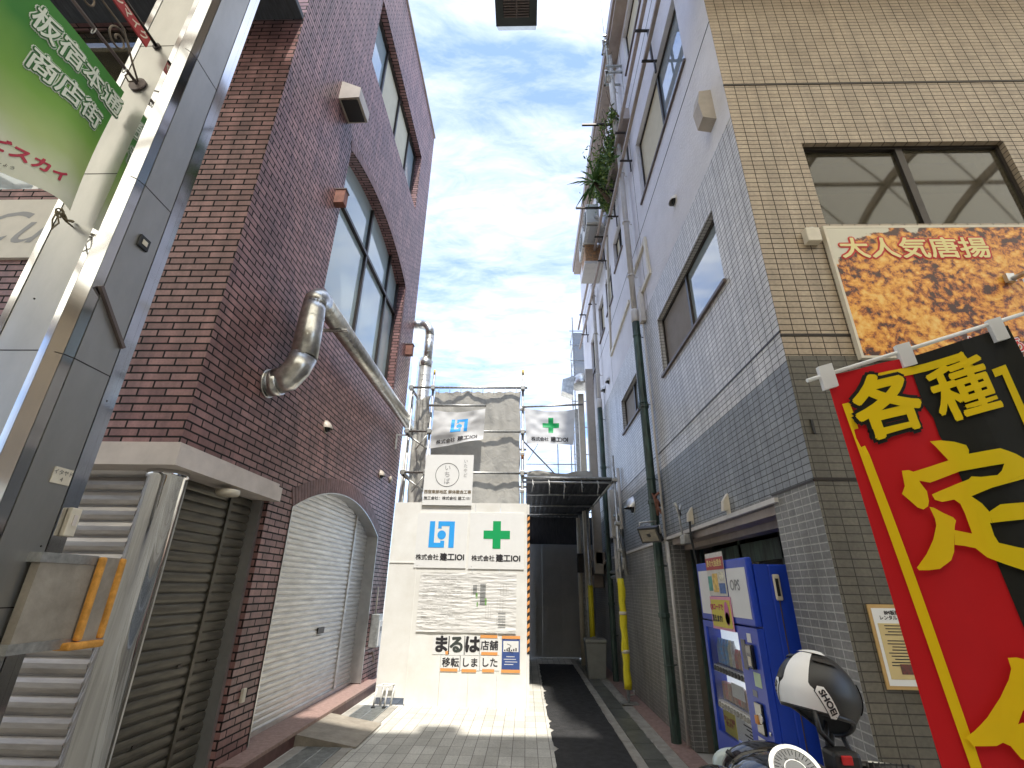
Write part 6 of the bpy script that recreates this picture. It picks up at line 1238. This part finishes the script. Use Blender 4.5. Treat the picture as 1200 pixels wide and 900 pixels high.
HC = pY(957, 814, 2.24) + Vector((0, 0, .0)); hf = Vector((.80, .60, 0)).normalized(); hs = Vector((0, 0, 1)).cross(hf).normalized(); hu = Vector((0, 0, 1))
rot = Matrix.Rotation(R(14), 3, hs) @ Matrix.Rotation(R(4), 3, hf); hf = rot @ hf; hu = rot @ hu; hs = rot @ hs
def HS(a, t, off=0.0):      # a azimuth from the front, t polar angle from the crown
    d = Vector((math.sin(t) * math.cos(a), math.sin(t) * math.sin(a), math.cos(t)))
    rf = .168 if math.cos(a) > 0 else .160
    lo = max(0, -d.z)
    x = d.x * (rf + off) * (1 - .18 * lo * (math.cos(a) < 0)) + (.018 * math.sin(t) ** 4 if math.cos(a) > 0 else 0); y = d.y * (.132 + off) * (1 - .22 * lo); z = d.z * ((.148 if d.z > 0 else .16) + off)
    z += .012 * max(0, math.cos(t * 2.6)) * max(0, -math.cos(a)) * 0
    return HC + hf * x + hs * y + hu * z
def tmax(a): return R(112) + R(26) * max(0, math.cos(a)) ** 1.5 if True else 0
he = thing('full_face_helmet', 'matt black full face helmet with a broad white rear stripe resting on the scooter handlebar', 'helmet', tuple(HC - hu * .15))
def patch(name, m, a0, a1, t0, t1, off, na=48, nt_=24, edge=None):
    k = MB(); vs = []
    for j in range(nt_ + 1):
        for i in range(na + 1):
            a = a0 + (a1 - a0) * i / na; tt1 = t1(a) if callable(t1) else t1; tt0 = t0; t = tt0 + (tt1 - tt0) * j / nt_
            if edge: a = edge(i / na, t)
            vs.append(HS(a, t, off))
    k.raw(vs, [(j * (na + 1) + i, j * (na + 1) + i + 1, (j + 1) * (na + 1) + i + 1, (j + 1) * (na + 1) + i) for j in range(nt_) for i in range(na)], True); return k.build(name, m, he)
patch('shell', M_matte, 0, 2 * math.pi, .001, tmax, 0.0)
k = MB(); ring = [HS(2 * math.pi * i / 48, tmax(2 * math.pi * i / 48), -.002) for i in range(49)]; k.tube(ring, .008, 8, False); k.build('rim_trim', M_black, he)
k = MB(); cc = sum(ring[:48], Vector()) / 48 + hu * .04; k.raw([p for p in ring[:48]] + [cc], [(i, (i + 1) % 48, 48) for i in range(48)]); k.build('lining', M_dark, he)
def wst(t):
    d = math.degrees(t)
    return R(20) if d < 82 else R(20 + (d - 82) * 1.55)
patch('rear_stripe', M_white, 0, 1, R(28), R(111), .0035, 24, 24, edge=lambda s, t: math.pi - wst(t) + 2 * wst(t) * s)
def wtop(s, t): return math.pi + (s - .5) * 2 * R(62)
patch('crown_panel', M_white, 0, 1, R(4), R(27), .006, 24, 8, edge=lambda s, t: math.pi + (s - .5) * 2 * (R(95) if t < R(14) else R(60)))
patch('visor', M_blackgloss, -R(62), R(62), R(62), R(100), .004, 30, 10)
patch('rear_ridge', M_matte, 0, 1, R(40), R(46), .007, 24, 4, edge=lambda s, t: math.pi + R(24) + R(50) * s)
patch('rear_ridge', M_matte, 0, 1, R(40), R(46), .007, 24, 4, edge=lambda s, t: math.pi - R(24) - R(50) * s)
for sg in (1, -1):
    ac_ = math.pi + sg * R(46)
    def Slg(u, v, ac_=ac_):   # decal coordinates in metres around its centre, tilted along the edge
        th = R(-52 * sg); x, y = u * math.cos(th) - v * math.sin(th), u * math.sin(th) + v * math.cos(th)
        return HS(ac_ + x / .13, R(98) - y / .15, .004)
    def onh(name, shp, m, off):
        vs, fs = refine(*shp, .012); k = MB(); out = []
        for p in vs: q = Slg(p.x, p.y); out.append(q + (q - HC).normalized() * (off + p.z))
        k.raw(out, fs); return k.build(name, m, he)
    onh('badge', poly2d([(-.058, 0), (-.045, -.019), (.045, -.019), (.058, 0), (.045, .019), (-.045, .019)]), M_ink, .001)
    onh('badge', poly2d([(-.054, 0), (-.043, -.016), (.043, -.016), (.054, 0), (.043, .016), (-.043, .016)]), M_white, .002)
    onh('lettering', text2d('SHOEI', .027, .0012, sx=1.05), M_ink, .003)
k = MB(); p = HS(math.pi * 1.15, R(112)); k.tube([p, p + Vector((.0, -.01, -.06)), p + Vector((.04, 0, -.1)), p + Vector((.06, .03, -.08))], .009, 8); p = HS(R(-20), R(134)); k.tube([p + Vector((0, 0, .01)), p + Vector((.01, -.02, -.05)), p + Vector((.015, -.02, -.12)), p + Vector((.01, -.02, -.15))], .010, 8); k.box((p.x - .005, p.y - .035, p.z - .17), (p.x + .03, p.y - .005, p.z - .135), .004); k.build('chin_strap', M_black, he)
